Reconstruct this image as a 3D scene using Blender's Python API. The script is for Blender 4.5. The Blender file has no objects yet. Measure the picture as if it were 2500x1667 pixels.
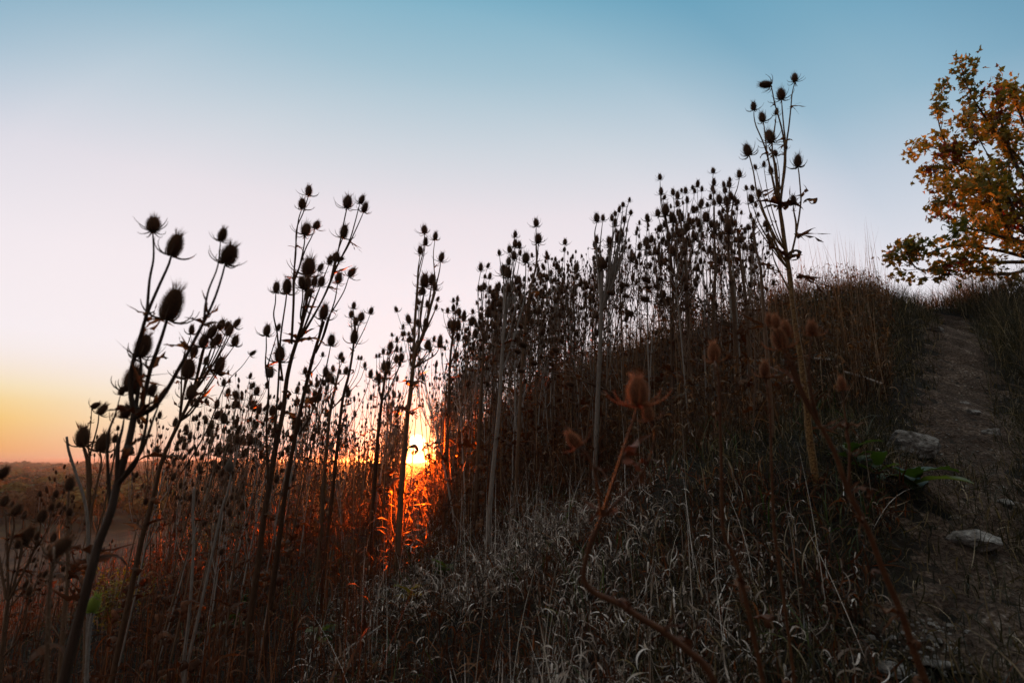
import bpy, math, random
import numpy as np
from mathutils import Vector, Quaternion, Matrix

R = math.radians
C = bpy.context.scene.collection
scene = bpy.context.scene
rng = np.random.default_rng(7)
random.seed(7)

# ------------------------------------------------------------------ camera
PITCH = math.atan(0.2098)
FPX = 2500 * 20.0 / 36.0                       # focal length in photo pixels
cp_, sp_ = math.cos(PITCH), math.sin(PITCH)
cam_d = bpy.data.cameras.new('camera')
cam_d.lens = 20.0
cam_d.sensor_width = 36.0
cam_d.clip_start = 0.02
cam_d.clip_end = 60000
cam_d.dof.use_dof = True
cam_d.dof.focus_distance = 3.4
cam_d.dof.aperture_fstop = 4.0
cam = bpy.data.objects.new('camera', cam_d)
C.objects.link(cam)
cam.location = (0, 0, 0)
cam.rotation_euler = (R(90) + PITCH, 0, 0)
scene.camera = cam


def ray(u, v):
    x = (u - 1250.0) / FPX
    y = (833.5 - v) / FPX
    return np.array([x, cp_ - y * sp_, sp_ + y * cp_])


def P(u, v, d):
    """photo pixel (2500 wide) at depth d metres -> world point"""
    return ray(u, v) * d


def proj(p):
    d = p[1] * cp_ + p[2] * sp_
    yy = -p[1] * sp_ + p[2] * cp_
    return 1250 + FPX * p[0] / d, 833.5 - FPX * yy / d, d


# ------------------------------------------------------------------ light
SUN = ray(1018, 1080)
SUN = SUN / np.linalg.norm(SUN)
SUN_EL = math.asin(SUN[2])
SUN_AZ = math.atan2(SUN[0], SUN[1])


def lin(*c):
    return tuple(((x / 255.0) / 12.92 if x <= 10 else ((x / 255.0 + 0.055) / 1.055) ** 2.4) for x in c)


def nd(nt, typ, **kw):
    n = nt.nodes.new(typ)
    for k, v in kw.items():
        if k.startswith('i_'):
            key = k[2:]
            key = int(key) if key.isdigit() else key.replace('_', ' ')
            n.inputs[key].default_value = v
        else:
            setattr(n, k, v)
    return n


def build_world():
    w = bpy.data.worlds.new('World')
    scene.world = w
    w.use_nodes = True
    nt = w.node_tree
    nt.nodes.clear()
    L = nt.links.new
    out = nd(nt, 'ShaderNodeOutputWorld')
    tc = nd(nt, 'ShaderNodeTexCoord')
    nrm = nd(nt, 'ShaderNodeVectorMath', operation='NORMALIZE')
    L(tc.outputs['Generated'], nrm.inputs[0])
    sep = nd(nt, 'ShaderNodeSeparateXYZ')
    L(nrm.outputs[0], sep.inputs[0])
    el = nd(nt, 'ShaderNodeMath', operation='ARCSINE')
    L(sep.outputs['Z'], el.inputs[0])
    dot = nd(nt, 'ShaderNodeVectorMath', operation='DOT_PRODUCT')
    L(nrm.outputs[0], dot.inputs[0])
    dot.inputs[1].default_value = tuple(SUN)
    ang = nd(nt, 'ShaderNodeMath', operation='ARCCOSINE')
    L(dot.outputs['Value'], ang.inputs[0])

    def ramp(src, a, b, stops):
        mr = nd(nt, 'ShaderNodeMapRange', clamp=True)
        mr.inputs['From Min'].default_value = R(a)
        mr.inputs['From Max'].default_value = R(b)
        L(src, mr.inputs['Value'])
        cr = nd(nt, 'ShaderNodeValToRGB')
        e = cr.color_ramp.elements
        while len(e) > 1:
            e.remove(e[0])
        cr.color_ramp.interpolation = 'EASE' if len(stops) == 2 else 'LINEAR'
        for i, (p, c) in enumerate(stops):
            x = e[0] if i == 0 else e.new((p - a) / (b - a))
            x.position = (p - a) / (b - a)
            x.color = (*c, 1)
        L(mr.outputs[0], cr.inputs[0])
        return cr.outputs[0]

    def mix(mode, fac, a, b):
        m = nd(nt, 'ShaderNodeMix', data_type='RGBA', blend_type=mode)
        for s, v in ((0, fac), (6, a), (7, b)):
            if hasattr(v, 'is_linked') or hasattr(v, 'node'):
                L(v, m.inputs[s])
            else:
                m.inputs[s].default_value = v
        return m.outputs[2]

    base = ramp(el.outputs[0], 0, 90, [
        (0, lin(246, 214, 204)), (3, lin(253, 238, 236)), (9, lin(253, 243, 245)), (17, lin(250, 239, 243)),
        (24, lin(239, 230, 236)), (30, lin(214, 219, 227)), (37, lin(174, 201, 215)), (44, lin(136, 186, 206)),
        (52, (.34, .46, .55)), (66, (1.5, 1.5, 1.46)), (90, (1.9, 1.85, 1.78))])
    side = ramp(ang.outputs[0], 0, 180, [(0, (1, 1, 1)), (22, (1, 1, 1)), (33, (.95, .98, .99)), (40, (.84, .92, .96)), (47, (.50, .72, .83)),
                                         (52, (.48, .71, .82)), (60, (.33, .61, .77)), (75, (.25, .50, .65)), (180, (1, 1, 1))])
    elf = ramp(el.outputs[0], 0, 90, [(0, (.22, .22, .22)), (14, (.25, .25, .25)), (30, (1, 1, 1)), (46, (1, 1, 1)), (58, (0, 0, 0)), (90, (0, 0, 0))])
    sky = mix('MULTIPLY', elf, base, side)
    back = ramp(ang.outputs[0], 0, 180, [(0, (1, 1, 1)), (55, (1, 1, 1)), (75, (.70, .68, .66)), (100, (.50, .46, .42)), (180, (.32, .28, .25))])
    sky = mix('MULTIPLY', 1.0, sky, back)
    # yellow and orange band low over the horizon, away from the sun's white glare
    band = ramp(el.outputs[0], 0, 90, [(0, lin(238, 168, 118)), (0.8, lin(244, 170, 96)), (3.2, lin(250, 200, 104)),
                                       (5.6, lin(250, 224, 160)), (8.5, lin(248, 232, 214)), (90, lin(230, 220, 220))])
    bm1 = ramp(el.outputs[0], 0, 12, [(0, (1, 1, 1)), (4.5, (.92, .92, .92)), (10, (0, 0, 0)), (12, (0, 0, 0))])
    bm2 = ramp(ang.outputs[0], 0, 180, [(6, (.18, .18, .18)), (18, (.28, .28, .28)), (27, (.65, .65, .65)), (34, (1, 1, 1)), (70, (.5, .5, .5)), (110, (0, 0, 0))])
    bm = mix('MULTIPLY', 1.0, bm1, bm2)
    bandm = mix('MIX', bm, sky, band)
    # the sun and its aureole
    disc = ramp(ang.outputs[0], 0, 3, [(0, (1, 1, 1)), (.42, (1, 1, 1)), (.85, (.0, .0, .0)), (3, (0, 0, 0))])
    halo = ramp(ang.outputs[0], 0, 14, [(0, (.8, .8, .8)), (1.5, (.40, .40, .40)), (3, (.12, .12, .12)), (6, (.03, .03, .03)), (14, (0, 0, 0))])
    s2 = mix('MIX', halo, bandm, (1.0, .78, .40, 1))
    s3 = mix('MIX', disc, s2, (9.0, 7.2, 3.6, 1))
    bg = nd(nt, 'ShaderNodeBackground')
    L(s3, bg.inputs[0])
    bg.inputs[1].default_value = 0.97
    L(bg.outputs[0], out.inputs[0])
    w.cycles.sampling_method = 'MANUAL'
    w.cycles.sample_map_resolution = 1024


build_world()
sl = bpy.data.lights.new('sun', 'SUN')
sl.energy = 5.0
sl.angle = R(0.6)
sl.color = (1.0, .22, .035)
so = bpy.data.objects.new('sun', sl)
C.objects.link(so)
so.rotation_euler = Vector(SUN).to_track_quat('Z', 'Y').to_euler()
so.location = (-20, 60, 30)
scene.view_settings.view_transform = 'Standard'
scene.view_settings.look = 'None'
scene.view_settings.exposure = 0.0
scene.cycles.use_denoising = True
scene.cycles.max_bounces = 6
scene.cycles.transparent_max_bounces = 8
scene.cycles.volume_bounces = 0
scene.cycles.sample_clamp_indirect = 3.0


# ------------------------------------------------------------------ mesh helpers
class MB:
    """collects geometry and links it as ONE mesh object"""

    def __init__(s):
        s.v, s.f3, s.f4, s.t, s.n, s.m3, s.m4 = [], [], [], [], 0, [], []

    def add(s, v, f3=None, f4=None, tint=None, mat=0):
        v = np.asarray(v, float).reshape(-1, 3)
        s.v.append(v)
        if f3 is not None and len(f3):
            a = np.asarray(f3, int).reshape(-1, 3) + s.n
            s.f3.append(a)
            s.m3.append(np.full(len(a), mat))
        if f4 is not None and len(f4):
            a = np.asarray(f4, int).reshape(-1, 4) + s.n
            s.f4.append(a)
            s.m4.append(np.full(len(a), mat))
        if tint is None:
            tint = rng.random()
        s.t.append(np.broadcast_to(np.asarray(tint, float), (len(v),)))
        s.n += len(v)
        return s

    def arrays(s):
        V = np.concatenate(s.v)
        T = np.concatenate(s.t)
        F3 = np.concatenate(s.f3) if s.f3 else np.zeros((0, 3), int)
        F4 = np.concatenate(s.f4) if s.f4 else np.zeros((0, 4), int)
        M3 = np.concatenate(s.m3) if s.m3 else np.zeros(0, int)
        M4 = np.concatenate(s.m4) if s.m4 else np.zeros(0, int)
        return V, F3, F4, T, M3, M4

    def extend(s, arr, M=None):
        V, F3, F4, T, M3, M4 = arr
        if M is not None:
            V = V @ M[:3, :3].T + M[:3, 3]
        s.v.append(V)
        s.t.append(T)
        if len(F3):
            s.f3.append(F3 + s.n)
            s.m3.append(M3)
        if len(F4):
            s.f4.append(F4 + s.n)
            s.m4.append(M4)
        s.n += len(V)

    def mesh(s, name, mats, smooth=True):
        V, F3, F4, T, M3, M4 = s.arrays()
        me = bpy.data.meshes.new(name)
        me.vertices.add(len(V))
        me.vertices.foreach_set('co', V.astype(np.float32).ravel())
        nl = F3.size + F4.size
        me.loops.add(nl)
        me.loops.foreach_set('vertex_index', np.concatenate([F3.ravel(), F4.ravel()]).astype(np.int32))
        me.polygons.add(len(F3) + len(F4))
        st = np.concatenate([np.arange(len(F3)) * 3, F3.size + np.arange(len(F4)) * 4]).astype(np.int32)
        me.polygons.foreach_set('loop_start', st)
        me.polygons.foreach_set('material_index', np.concatenate([M3, M4]).astype(np.int32))
        me.polygons.foreach_set('use_smooth', np.full(len(st), smooth))
        at = me.attributes.new('tint', 'FLOAT', 'POINT')
        at.data.foreach_set('value', T.astype(np.float32))
        for m in (mats if isinstance(mats, (list, tuple)) else [mats]):
            me.materials.append(m)
        me.update(calc_edges=True)
        me.validate()
        return me

    def build(s, name, mats, parent=None, smooth=True):
        o = bpy.data.objects.new(name, s.mesh(name, mats, smooth))
        C.objects.link(o)
        if parent is not None:
            o.parent = parent
        return o


def tag(o, label=None, cat=None, group=None, kind=None):
    for k, v in (('label', label), ('category', cat), ('group', group), ('kind', kind)):
        if v:
            o[k] = v
    return o


def empty(name, loc, label, cat, group=None):
    o = bpy.data.objects.new(name, None)
    C.objects.link(o)
    o.location = Vector(loc)
    o.empty_display_size = 0.1
    return tag(o, label, cat, group)


def norm(v):
    v = np.asarray(v, float)
    return v / (np.linalg.norm(v, axis=-1, keepdims=True) + 1e-12)


def smooth_path(pts, per=4):
    """Catmull-Rom through the points"""
    p = np.asarray(pts, float)
    if len(p) < 3:
        t = np.linspace(0, 1, per + 1)[:, None]
        return p[0] * (1 - t) + p[-1] * t
    q = np.vstack([2 * p[0] - p[1], p, 2 * p[-1] - p[-2]])
    out = []
    for i in range(1, len(q) - 2):
        for t in np.arange(per) / per:
            out.append(.5 * ((2 * q[i]) + (-q[i - 1] + q[i + 1]) * t + (2 * q[i - 1] - 5 * q[i] + 4 * q[i + 1] - q[i + 2]) * t * t
                             + (-q[i - 1] + 3 * q[i] - 3 * q[i + 1] + q[i + 2]) * t ** 3))
    out.append(p[-1])
    return np.array(out)


def tube(mb, pts, rad, n=6, mat=0, tint=None, ribs=0.0):
    pts = np.asarray(pts, float)
    k = len(pts)
    rad = np.interp(np.linspace(0, 1, k), np.linspace(0, 1, len(np.atleast_1d(rad))), np.atleast_1d(rad)) if np.size(rad) != k else np.asarray(rad, float)
    tg = norm(np.gradient(pts, axis=0))
    a = np.cross(tg[0], [0.3, 0.9, 0.2])
    if np.linalg.norm(a) < .1:
        a = np.cross(tg[0], [1, 0, 0])
    a = norm(a)
    V = []
    th = np.arange(n) / n * 2 * math.pi
    rr = 1 + ribs * (np.arange(n) % 2)
    for i in range(k):
        a = norm(a - tg[i] * np.dot(a, tg[i]))
        b = np.cross(tg[i], a)
        V.append(pts[i] + (np.cos(th) * rr)[:, None] * a * rad[i] + (np.sin(th) * rr)[:, None] * b * rad[i])
    V = np.concatenate(V)
    i = np.arange(k - 1)[:, None] * n
    j = np.arange(n)[None, :]
    j2 = (j + 1) % n
    F = np.stack([i + j, i + j2, i + n + j2, i + n + j], -1).reshape(-1, 4)
    f3 = []
    V = np.vstack([V, pts[-1] + tg[-1] * rad[-1] * .5])
    for q in range(n):
        f3.append((k * n - n + q, k * n - n + (q + 1) % n, k * n))
    mb.add(V, f3, F, tint, mat)


def strip(mb, pts, side, w, fold=0.0, mat=0, tint=None):
    """thin leaf along pts: three vertices across, edges lifted by fold"""
    pts = np.asarray(pts, float)
    k = len(pts)
    tg = norm(np.gradient(pts, axis=0))
    side = norm(np.asarray(side, float) - tg * np.sum(side * tg, 1, keepdims=True))
    up = np.cross(side, tg)
    w = np.asarray(w)[:, None]
    f = np.broadcast_to(np.asarray(fold, float), (k,))[:, None]
    V = np.stack([pts - side * w + up * w * f, pts, pts + side * w + up * w * f], 1).reshape(-1, 3)
    F = []
    for i in range(k - 1):
        F += [(i * 3, i * 3 + 1, i * 3 + 4, i * 3 + 3), (i * 3 + 1, i * 3 + 2, i * 3 + 5, i * 3 + 4)]
    mb.add(V, None, F, tint, mat)


def blades(mb, base, head, L, W, th0, curl, segs=5, tint=None, mat=0, twist=None):
    """many grass blades at once. th0 start lean from vertical, curl total bend (radians)"""
    N = len(base)
    s = np.linspace(0, 1, segs + 1)
    th = th0[:, None] + curl[:, None] * s[None, :] ** 1.3
    dl = (L / segs)[:, None]
    hx = np.sin(th) * dl
    hz = np.cos(th) * dl
    X = np.concatenate([np.zeros((N, 1)), np.cumsum(hx[:, :-1], 1)], 1)
    Z = np.concatenate([np.zeros((N, 1)), np.cumsum(hz[:, :-1], 1)], 1)
    dirx, diry = np.cos(head), np.sin(head)
    cx = base[:, 0, None] + X * dirx[:, None]
    cy = base[:, 1, None] + X * diry[:, None]
    cz = base[:, 2, None] + Z
    if twist is None:
        twist = rng.normal(0, .5, N)
    tw = twist[:, None] * s[None, :] * 2
    # side vector: horizontal perpendicular rotated about the blade axis
    sx, sy = -diry[:, None] * np.cos(tw), dirx[:, None] * np.cos(tw)
    nx, nz = np.cos(th) * np.sin(tw), -np.sin(th) * np.sin(tw)
    sx = sx + nx * dirx[:, None]
    sy = sy + nx * diry[:, None]
    sz = nz
    w = W[:, None] * np.clip(1.0 - s[None, :] ** 2.2, .05, 1) * (.55 + .45 * np.minimum(1, s[None, :] * 4))
    A = np.stack([cx - sx * w, cy - sy * w, cz - sz * w], -1)
    B = np.stack([cx + sx * w, cy + sy * w, cz + sz * w], -1)
    V = np.stack([A, B], 2).reshape(N, -1, 3)
    m = 2 * (segs + 1)
    i = np.arange(segs)
    F = np.stack([2 * i, 2 * i + 1, 2 * i + 3, 2 * i + 2], -1)[None] + (np.arange(N) * m)[:, None, None]
    t = rng.random(N) if tint is None else tint
    mb.add(V.reshape(-1, 3), None, F.reshape(-1, 4), np.repeat(t, m), mat)


# ------------------------------------------------------------------ materials
def mat_plant(name, stops, rough=.75, trans=0.0, tcol=(1, .5, .15), noise=30.0, namt=.35, spec=.3, bump=0.0, obj_var=.25, fwd=0.0, streak=False):
    """stops: colour ramp driven by the tint attribute; small noise mottling in the material"""
    m = bpy.data.materials.new(name)
    m.use_nodes = True
    nt = m.node_tree
    nt.nodes.clear()
    L = nt.links.new
    out = nd(nt, 'ShaderNodeOutputMaterial')
    at = nd(nt, 'ShaderNodeAttribute', attribute_name='tint')
    oi = nd(nt, 'ShaderNodeObjectInfo')
    tc = nd(nt, 'ShaderNodeTexCoord')
    no = nd(nt, 'ShaderNodeTexNoise')
    no.inputs['Scale'].default_value = noise
    no.inputs['Detail'].default_value = 4
    if streak:
        mpg = nd(nt, 'ShaderNodeMapping')
        mpg.inputs['Scale'].default_value = (3, 3, .12)
        L(tc.outputs['Object'], mpg.inputs[0])
        L(mpg.outputs[0], no.inputs['Vector'])
    else:
        L(tc.outputs['Object'], no.inputs['Vector'])
    a1 = nd(nt, 'ShaderNodeMath', operation='MULTIPLY_ADD')
    L(no.outputs[0], a1.inputs[0])
    a1.inputs[1].default_value = namt
    L(at.outputs['Fac'], a1.inputs[2])
    a2 = nd(nt, 'ShaderNodeMath', operation='MULTIPLY_ADD')
    L(oi.outputs['Random'], a2.inputs[0])
    a2.inputs[1].default_value = obj_var
    L(a1.outputs[0], a2.inputs[2])
    mr = nd(nt, 'ShaderNodeMapRange', clamp=True)
    mr.inputs['From Min'].default_value = namt * .35 + obj_var * .2
    mr.inputs['From Max'].default_value = 1 + namt * .65 + obj_var * .8
    L(a2.outputs[0], mr.inputs[0])
    cr = nd(nt, 'ShaderNodeValToRGB')
    e = cr.color_ramp.elements
    e.remove(e[0])
    for i, (p, c) in enumerate(stops):
        x = e[0] if i == 0 else e.new(p)
        x.position = p
        x.color = (*c, 1)
    L(mr.outputs[0], cr.inputs[0])
    b = nd(nt, 'ShaderNodeBsdfPrincipled')
    L(cr.outputs[0], b.inputs['Base Color'])
    b.inputs['Roughness'].default_value = rough
    b.inputs['Specular IOR Level'].default_value = spec
    if bump:
        bp = nd(nt, 'ShaderNodeBump')
        bp.inputs['Strength'].default_value = bump
        bp.inputs['Distance'].default_value = .004
        L(no.outputs[0], bp.inputs['Height'])
        L(bp.outputs[0], b.inputs['Normal'])
    last = b.outputs[0]
    if trans > 0:
        tr = nd(nt, 'ShaderNodeBsdfTranslucent')
        mm = nd(nt, 'ShaderNodeMix', data_type='RGBA', blend_type='MULTIPLY')
        mm.inputs[0].default_value = 1
        L(cr.outputs[0], mm.inputs[6])
        mm.inputs[7].default_value = (*[c * 2.2 for c in tcol], 1)
        L(mm.outputs[2], tr.inputs[0])
        mx = nd(nt, 'ShaderNodeMixShader')
        mx.inputs[0].default_value = trans
        L(last, mx.inputs[1])
        L(tr.outputs[0], mx.inputs[2])
        last = mx.outputs[0]
    if fwd > 0:
        rf = nd(nt, 'ShaderNodeBsdfRefraction')
        rf.inputs['Color'].default_value = (1, .36, .09, 1)
        rf.inputs['Roughness'].default_value = .55
        rf.inputs['IOR'].default_value = 1.25
        mx2 = nd(nt, 'ShaderNodeMixShader')
        mx2.inputs[0].default_value = fwd
        L(last, mx2.inputs[1])
        L(rf.outputs[0], mx2.inputs[2])
        last = mx2.outputs[0]
    L(last, out.inputs[0])
    return m


M = {}
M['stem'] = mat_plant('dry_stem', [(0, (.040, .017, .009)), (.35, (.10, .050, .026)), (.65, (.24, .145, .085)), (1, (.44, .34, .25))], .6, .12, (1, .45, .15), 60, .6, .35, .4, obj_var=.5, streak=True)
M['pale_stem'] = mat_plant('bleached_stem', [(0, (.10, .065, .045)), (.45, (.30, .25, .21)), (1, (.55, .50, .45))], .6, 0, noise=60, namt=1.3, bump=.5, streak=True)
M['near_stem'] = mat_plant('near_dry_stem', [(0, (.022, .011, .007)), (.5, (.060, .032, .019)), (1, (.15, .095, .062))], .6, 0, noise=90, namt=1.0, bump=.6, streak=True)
M['rust_stem'] = mat_plant('rusty_stem', [(0, (.045, .018, .009)), (.5, (.12, .045, .018)), (1, (.24, .12, .055))], .6, .1, noise=60, namt=1.0, bump=.3)
M['mottled_stem'] = mat_plant('mottled_stem', [(0, (.03, .013, .006)), (.36, (.11, .052, .018)), (.60, (.30, .17, .06)), (1, (.46, .34, .18))], .6, 0, noise=150, namt=1.6, bump=.3, obj_var=0)
M['head'] = mat_plant('seed_head', [(0, (.034, .017, .010)), (.5, (.090, .046, .024)), (1, (.20, .11, .058))], .8, .2, (1, .45, .15), 60, .4)
M['spine'] = mat_plant('spine', [(0, (.06, .030, .016)), (1, (.26, .15, .075))], .7, .4, (1, .5, .2), noise=60)
M['bract'] = mat_plant('bract', [(0, (.06, .032, .018)), (1, (.24, .15, .085))], .6, .2, noise=40)
M['pale_head'] = mat_plant('bleached_seed_head', [(0, (.08, .055, .04)), (1, (.19, .15, .115))], .8, .1, noise=60)
M['rust_head'] = mat_plant('rusty_seed_head', [(0, (.07, .026, .012)), (1, (.19, .075, .030))], .8, .2, noise=60)
M['rust_spine'] = mat_plant('rusty_spine', [(0, (.18, .085, .04)), (1, (.46, .26, .13))], .7, .4, (1, .6, .3), noise=60)
M['green_head'] = mat_plant('green_seed_head', [(0, (.15, .20, .03)), (1, (.32, .36, .07))], .8, .3, (1, 1, .3), noise=60)
M['leaf'] = mat_plant('withered_leaf', [(0, (.035, .016, .009)), (.5, (.085, .040, .020)), (.85, (.17, .09, .044)), (1, (.30, .19, .11))], .75, .25, (1, .42, .12), 25, .5, fwd=.08)
M['silver_grass'] = mat_plant('bleached_grass', [(0, (.022, .014, .009)), (.35, (.085, .056, .038)), (.60, (.24, .18, .14)), (.80, (.58, .50, .44)), (1, (.86, .81, .76))], .5, .15, (1, .9, .7), 15, .25, .4, obj_var=0)
M['dark_grass'] = mat_plant('dark_grass', [(0, (.014, .013, .006)), (.35, (.036, .032, .013)), (.62, (.080, .056, .028)), (.86, (.19, .135, .078)), (1, (.42, .34, .24))], .6, .2, (1, .9, .4), 10, .3, .35, obj_var=0)
M['brown_grass'] = mat_plant('brown_grass', [(0, (.016, .011, .006)), (.4, (.058, .036, .019)), (.75, (.14, .092, .052)), (1, (.36, .27, .18))], .65, .25, (1, .5, .2), 10, .3, .3, obj_var=0, fwd=.08)
M['thatch'] = mat_plant('withered_thatch', [(0, (.018, .009, .005)), (.5, (.060, .027, .013)), (.85, (.15, .070, .032)), (1, (.30, .19, .11))], .7, .3, (1, .4, .12), 10, .4, .3, obj_var=0, fwd=.08)
M['green_leaf'] = mat_plant('green_leaf', [(0, (.022, .036, .010)), (.6, (.055, .075, .020)), (1, (.15, .155, .045))], .5, .3, (.8, 1, .3), 12, .4, .5)
M['yellow_leaf'] = mat_plant('yellow_leaf', [(0, (.08, .08, .012)), (.6, (.20, .15, .018)), (1, (.36, .22, .02))], .6, .35, (1, .8, .2), 12, .4, .4)
M['autumn_leaf'] = mat_plant('autumn_leaf', [(0, (.16, .016, .010)), (.09, (.15, .04, .010)), (.17, (.045, .060, .012)), (.42, (.095, .105, .016)), (.62, (.20, .17, .020)), (.85, (.36, .25, .025)), (1, (.44, .30, .035))], .55, .24, (1, .85, .35), 6, .15, .4, obj_var=0)
M['bark'] = mat_plant('bark', [(0, (.03, .022, .016)), (1, (.09, .07, .05))], .9, 0, noise=20, bump=.8)
M['crown_orange'] = mat_plant('crown_orange', [(0, (.10, .035, .010)), (1, (.42, .15, .022))], .9, .15, noise=.3)
M['crown_olive'] = mat_plant('crown_olive', [(0, (.05, .052, .014)), (1, (.16, .145, .032))], .9, .15, noise=.3)
M['crown_green'] = mat_plant('crown_green', [(0, (.012, .022, .010)), (1, (.045, .070, .024))], .9, .1, noise=.3)
M['crown_brown'] = mat_plant('crown_brown', [(0, (.05, .028, .014)), (1, (.18, .10, .042))], .9, .1, noise=.3)
M['crown_yellow'] = mat_plant('crown_yellow', [(0, (.09, .065, .012)), (1, (.22, .15, .025))], .9, .15, noise=.3)


def mat_ground(name, cols, scale, rough=.95, bump=.6, dist=.02, scale2=None, stretch=(1, 1, 1), rot=0.0):
    m = bpy.data.materials.new(name)
    m.use_nodes = True
    nt = m.node_tree
    b = nt.nodes['Principled BSDF']
    L = nt.links.new
    tc = nd(nt, 'ShaderNodeTexCoord')
    mp = nd(nt, 'ShaderNodeMapping')
    mp.inputs['Scale'].default_value = stretch
    mp.inputs['Rotation'].default_value = (0, 0, rot)
    L(tc.outputs['Object'], mp.inputs[0])
    n1 = nd(nt, 'ShaderNodeTexNoise')
    n1.inputs['Scale'].default_value = scale
    n1.inputs['Detail'].default_value = 8
    n1.inputs['Roughness'].default_value = .65
    n2 = nd(nt, 'ShaderNodeTexNoise')
    n2.inputs['Scale'].default_value = scale2 or scale * 9
    n2.inputs['Detail'].default_value = 6
    L(mp.outputs[0], n1.inputs['Vector'])
    L(mp.outputs[0], n2.inputs['Vector'])
    ad = nd(nt, 'ShaderNodeMath', operation='ADD')
    L(n1.outputs[0], ad.inputs[0])
    L(n2.outputs[0], ad.inputs[1])
    mr = nd(nt, 'ShaderNodeMapRange')
    mr.inputs['From Min'].default_value = .72
    mr.inputs['From Max'].default_value = 1.28
    L(ad.outputs[0], mr.inputs[0])
    cr = nd(nt, 'ShaderNodeValToRGB')
    e = cr.color_ramp.elements
    e.remove(e[0])
    for i, (p, c) in enumerate(cols):
        x = e[0] if i == 0 else e.new(p)
        x.position = p
        x.color = (*c, 1)
    L(mr.outputs[0], cr.inputs[0])
    L(cr.outputs[0], b.inputs['Base Color'])
    b.inputs['Roughness'].default_value = rough
    b.inputs['Specular IOR Level'].default_value = .2
    bp = nd(nt, 'ShaderNodeBump')
    bp.inputs['Strength'].default_value = bump
    bp.inputs['Distance'].default_value = dist
    L(ad.outputs[0], bp.inputs['Height'])
    L(bp.outputs[0], b.inputs['Normal'])
    return m


M['soil'] = mat_ground('soil', [(0, (.006, .0045, .003)), (.6, (.016, .011, .007)), (1, (.035, .025, .016))], 3, bump=.8)
M['dirt'] = mat_ground('dirt', [(0, (.040, .024, .016)), (.45, (.085, .057, .041)), (.75, (.17, .12, .09)), (1, (.36, .30, .25))], 5, bump=1.0, dist=.05, scale2=60)
M['rock'] = mat_ground('rock', [(0, (.07, .062, .052)), (.45, (.22, .20, .18)), (1, (.48, .46, .43))], 7, rough=.9, bump=1, dist=.06, scale2=40)
M['field'] = mat_ground('field', [(0, (.030, .014, .006)), (.5, (.070, .034, .015)), (1, (.15, .078, .036))], .12, scale2=1.1, bump=.3, stretch=(1, .07, 1), rot=R(70))

# ------------------------------------------------------------------ terrain
# (photo u, v, depth): where the hillside is seen, read off the photograph
K = 1.063
GP = [(1040, 1035, 20), (1100, 985, 17), (1180, 930, 13.5), (1300, 868, 10.5), (1420, 815, 8.6), (1530, 775, 7.5), (1700, 735, 6.7), (1870, 690, 6.6),
      (1960, 682, 7), (2080, 712, 7.8), (2200, 716, 9), (2352, 690, 8),
      (1300, 985, 6.2), (1300, 1200, 3.2), (1500, 1080, 3.5), (1600, 960, 4.5), (1700, 850, 5.2), (1870, 1010, 2.5),
      (1870, 820, 4.5), (1960, 760, 5.5), (2090, 1050, 2.9), (2240, 1270, 2.0), (2200, 905, 4.3), (2200, 770, 7),
      (1130, 1300, 3), (1176, 1600, 1.75), (1700, 1600, 1.4), (2300, 1560, 1.35), (600, 1600, 2.3), (800, 1350, 3.6),
      (500, 1420, 4), (950, 1200, 6), (1000, 1120, 9), (700, 1250, 6.5), (500, 1310, 7), (300, 1345, 6.5), (150, 1425, 5.5), (0, 1480, 4.6), (100, 1600, 3.5)]
pts3 = [P(u * K, v * K, d) for u, v, d in GP]
pts3 += [np.array(p, float) for p in [(0, 0, -.85), (-1.0, .5, -1.25), (1, .3, -.55), (0, -3, -1.1), (-4, -3, -3.2), (4, -3, .6), (-8, 0, -5.0), (8, 0, 2.0),
                                      (-3, 1.5, -2.3), (12, 6, 2.9), (-10, 6, -5.8), (-6, 9, -3.7), (-4, 12, -2.5), (-9, 13, -5.2)]]
pts3 = np.array(pts3)


def tps_fit(xy, z, lam=.02):
    n = len(xy)
    d = np.linalg.norm(xy[:, None] - xy[None], axis=2)
    Kk = np.where(d > 0, d * d * np.log(d + 1e-9), 0) + lam * np.eye(n)
    Pm = np.hstack([np.ones((n, 1)), xy])
    A = np.block([[Kk, Pm], [Pm.T, np.zeros((3, 3))]])
    return np.linalg.solve(A, np.concatenate([z, np.zeros(3)]))


# warp distances logarithmically so that near detail and far shape are both fitted well
TW = tps_fit(pts3[:, :2], pts3[:, 2])


def tps(x, y):
    sh = np.shape(x)
    q = np.stack([np.ravel(x), np.ravel(y)], 1)
    d = np.linalg.norm(q[:, None] - pts3[None, :, :2], axis=2)
    Kk = np.where(d > 0, d * d * np.log(d + 1e-9), 0)
    return (Kk @ TW[:-3] + TW[-3] + q @ TW[-2:]).reshape(sh)


ridge_az = []
for (u, v, d) in GP[:12]:
    p = P(u * K, v * K, d)
    ridge_az.append((math.atan2(p[0], p[1]), math.hypot(p[0], p[1])))
ridge_az.sort()
RA = np.array([-math.pi, -2.0, -1.0, -.75, -.5, -.3, -.17] + [a for a, r in ridge_az] + [1.2, 2.0, math.pi])
RR = np.array([12, 12, 8, 8, 10, 14, 17] + [r for a, r in ridge_az] + [9, 12, 12.0])
VALLEY = -24.0


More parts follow.
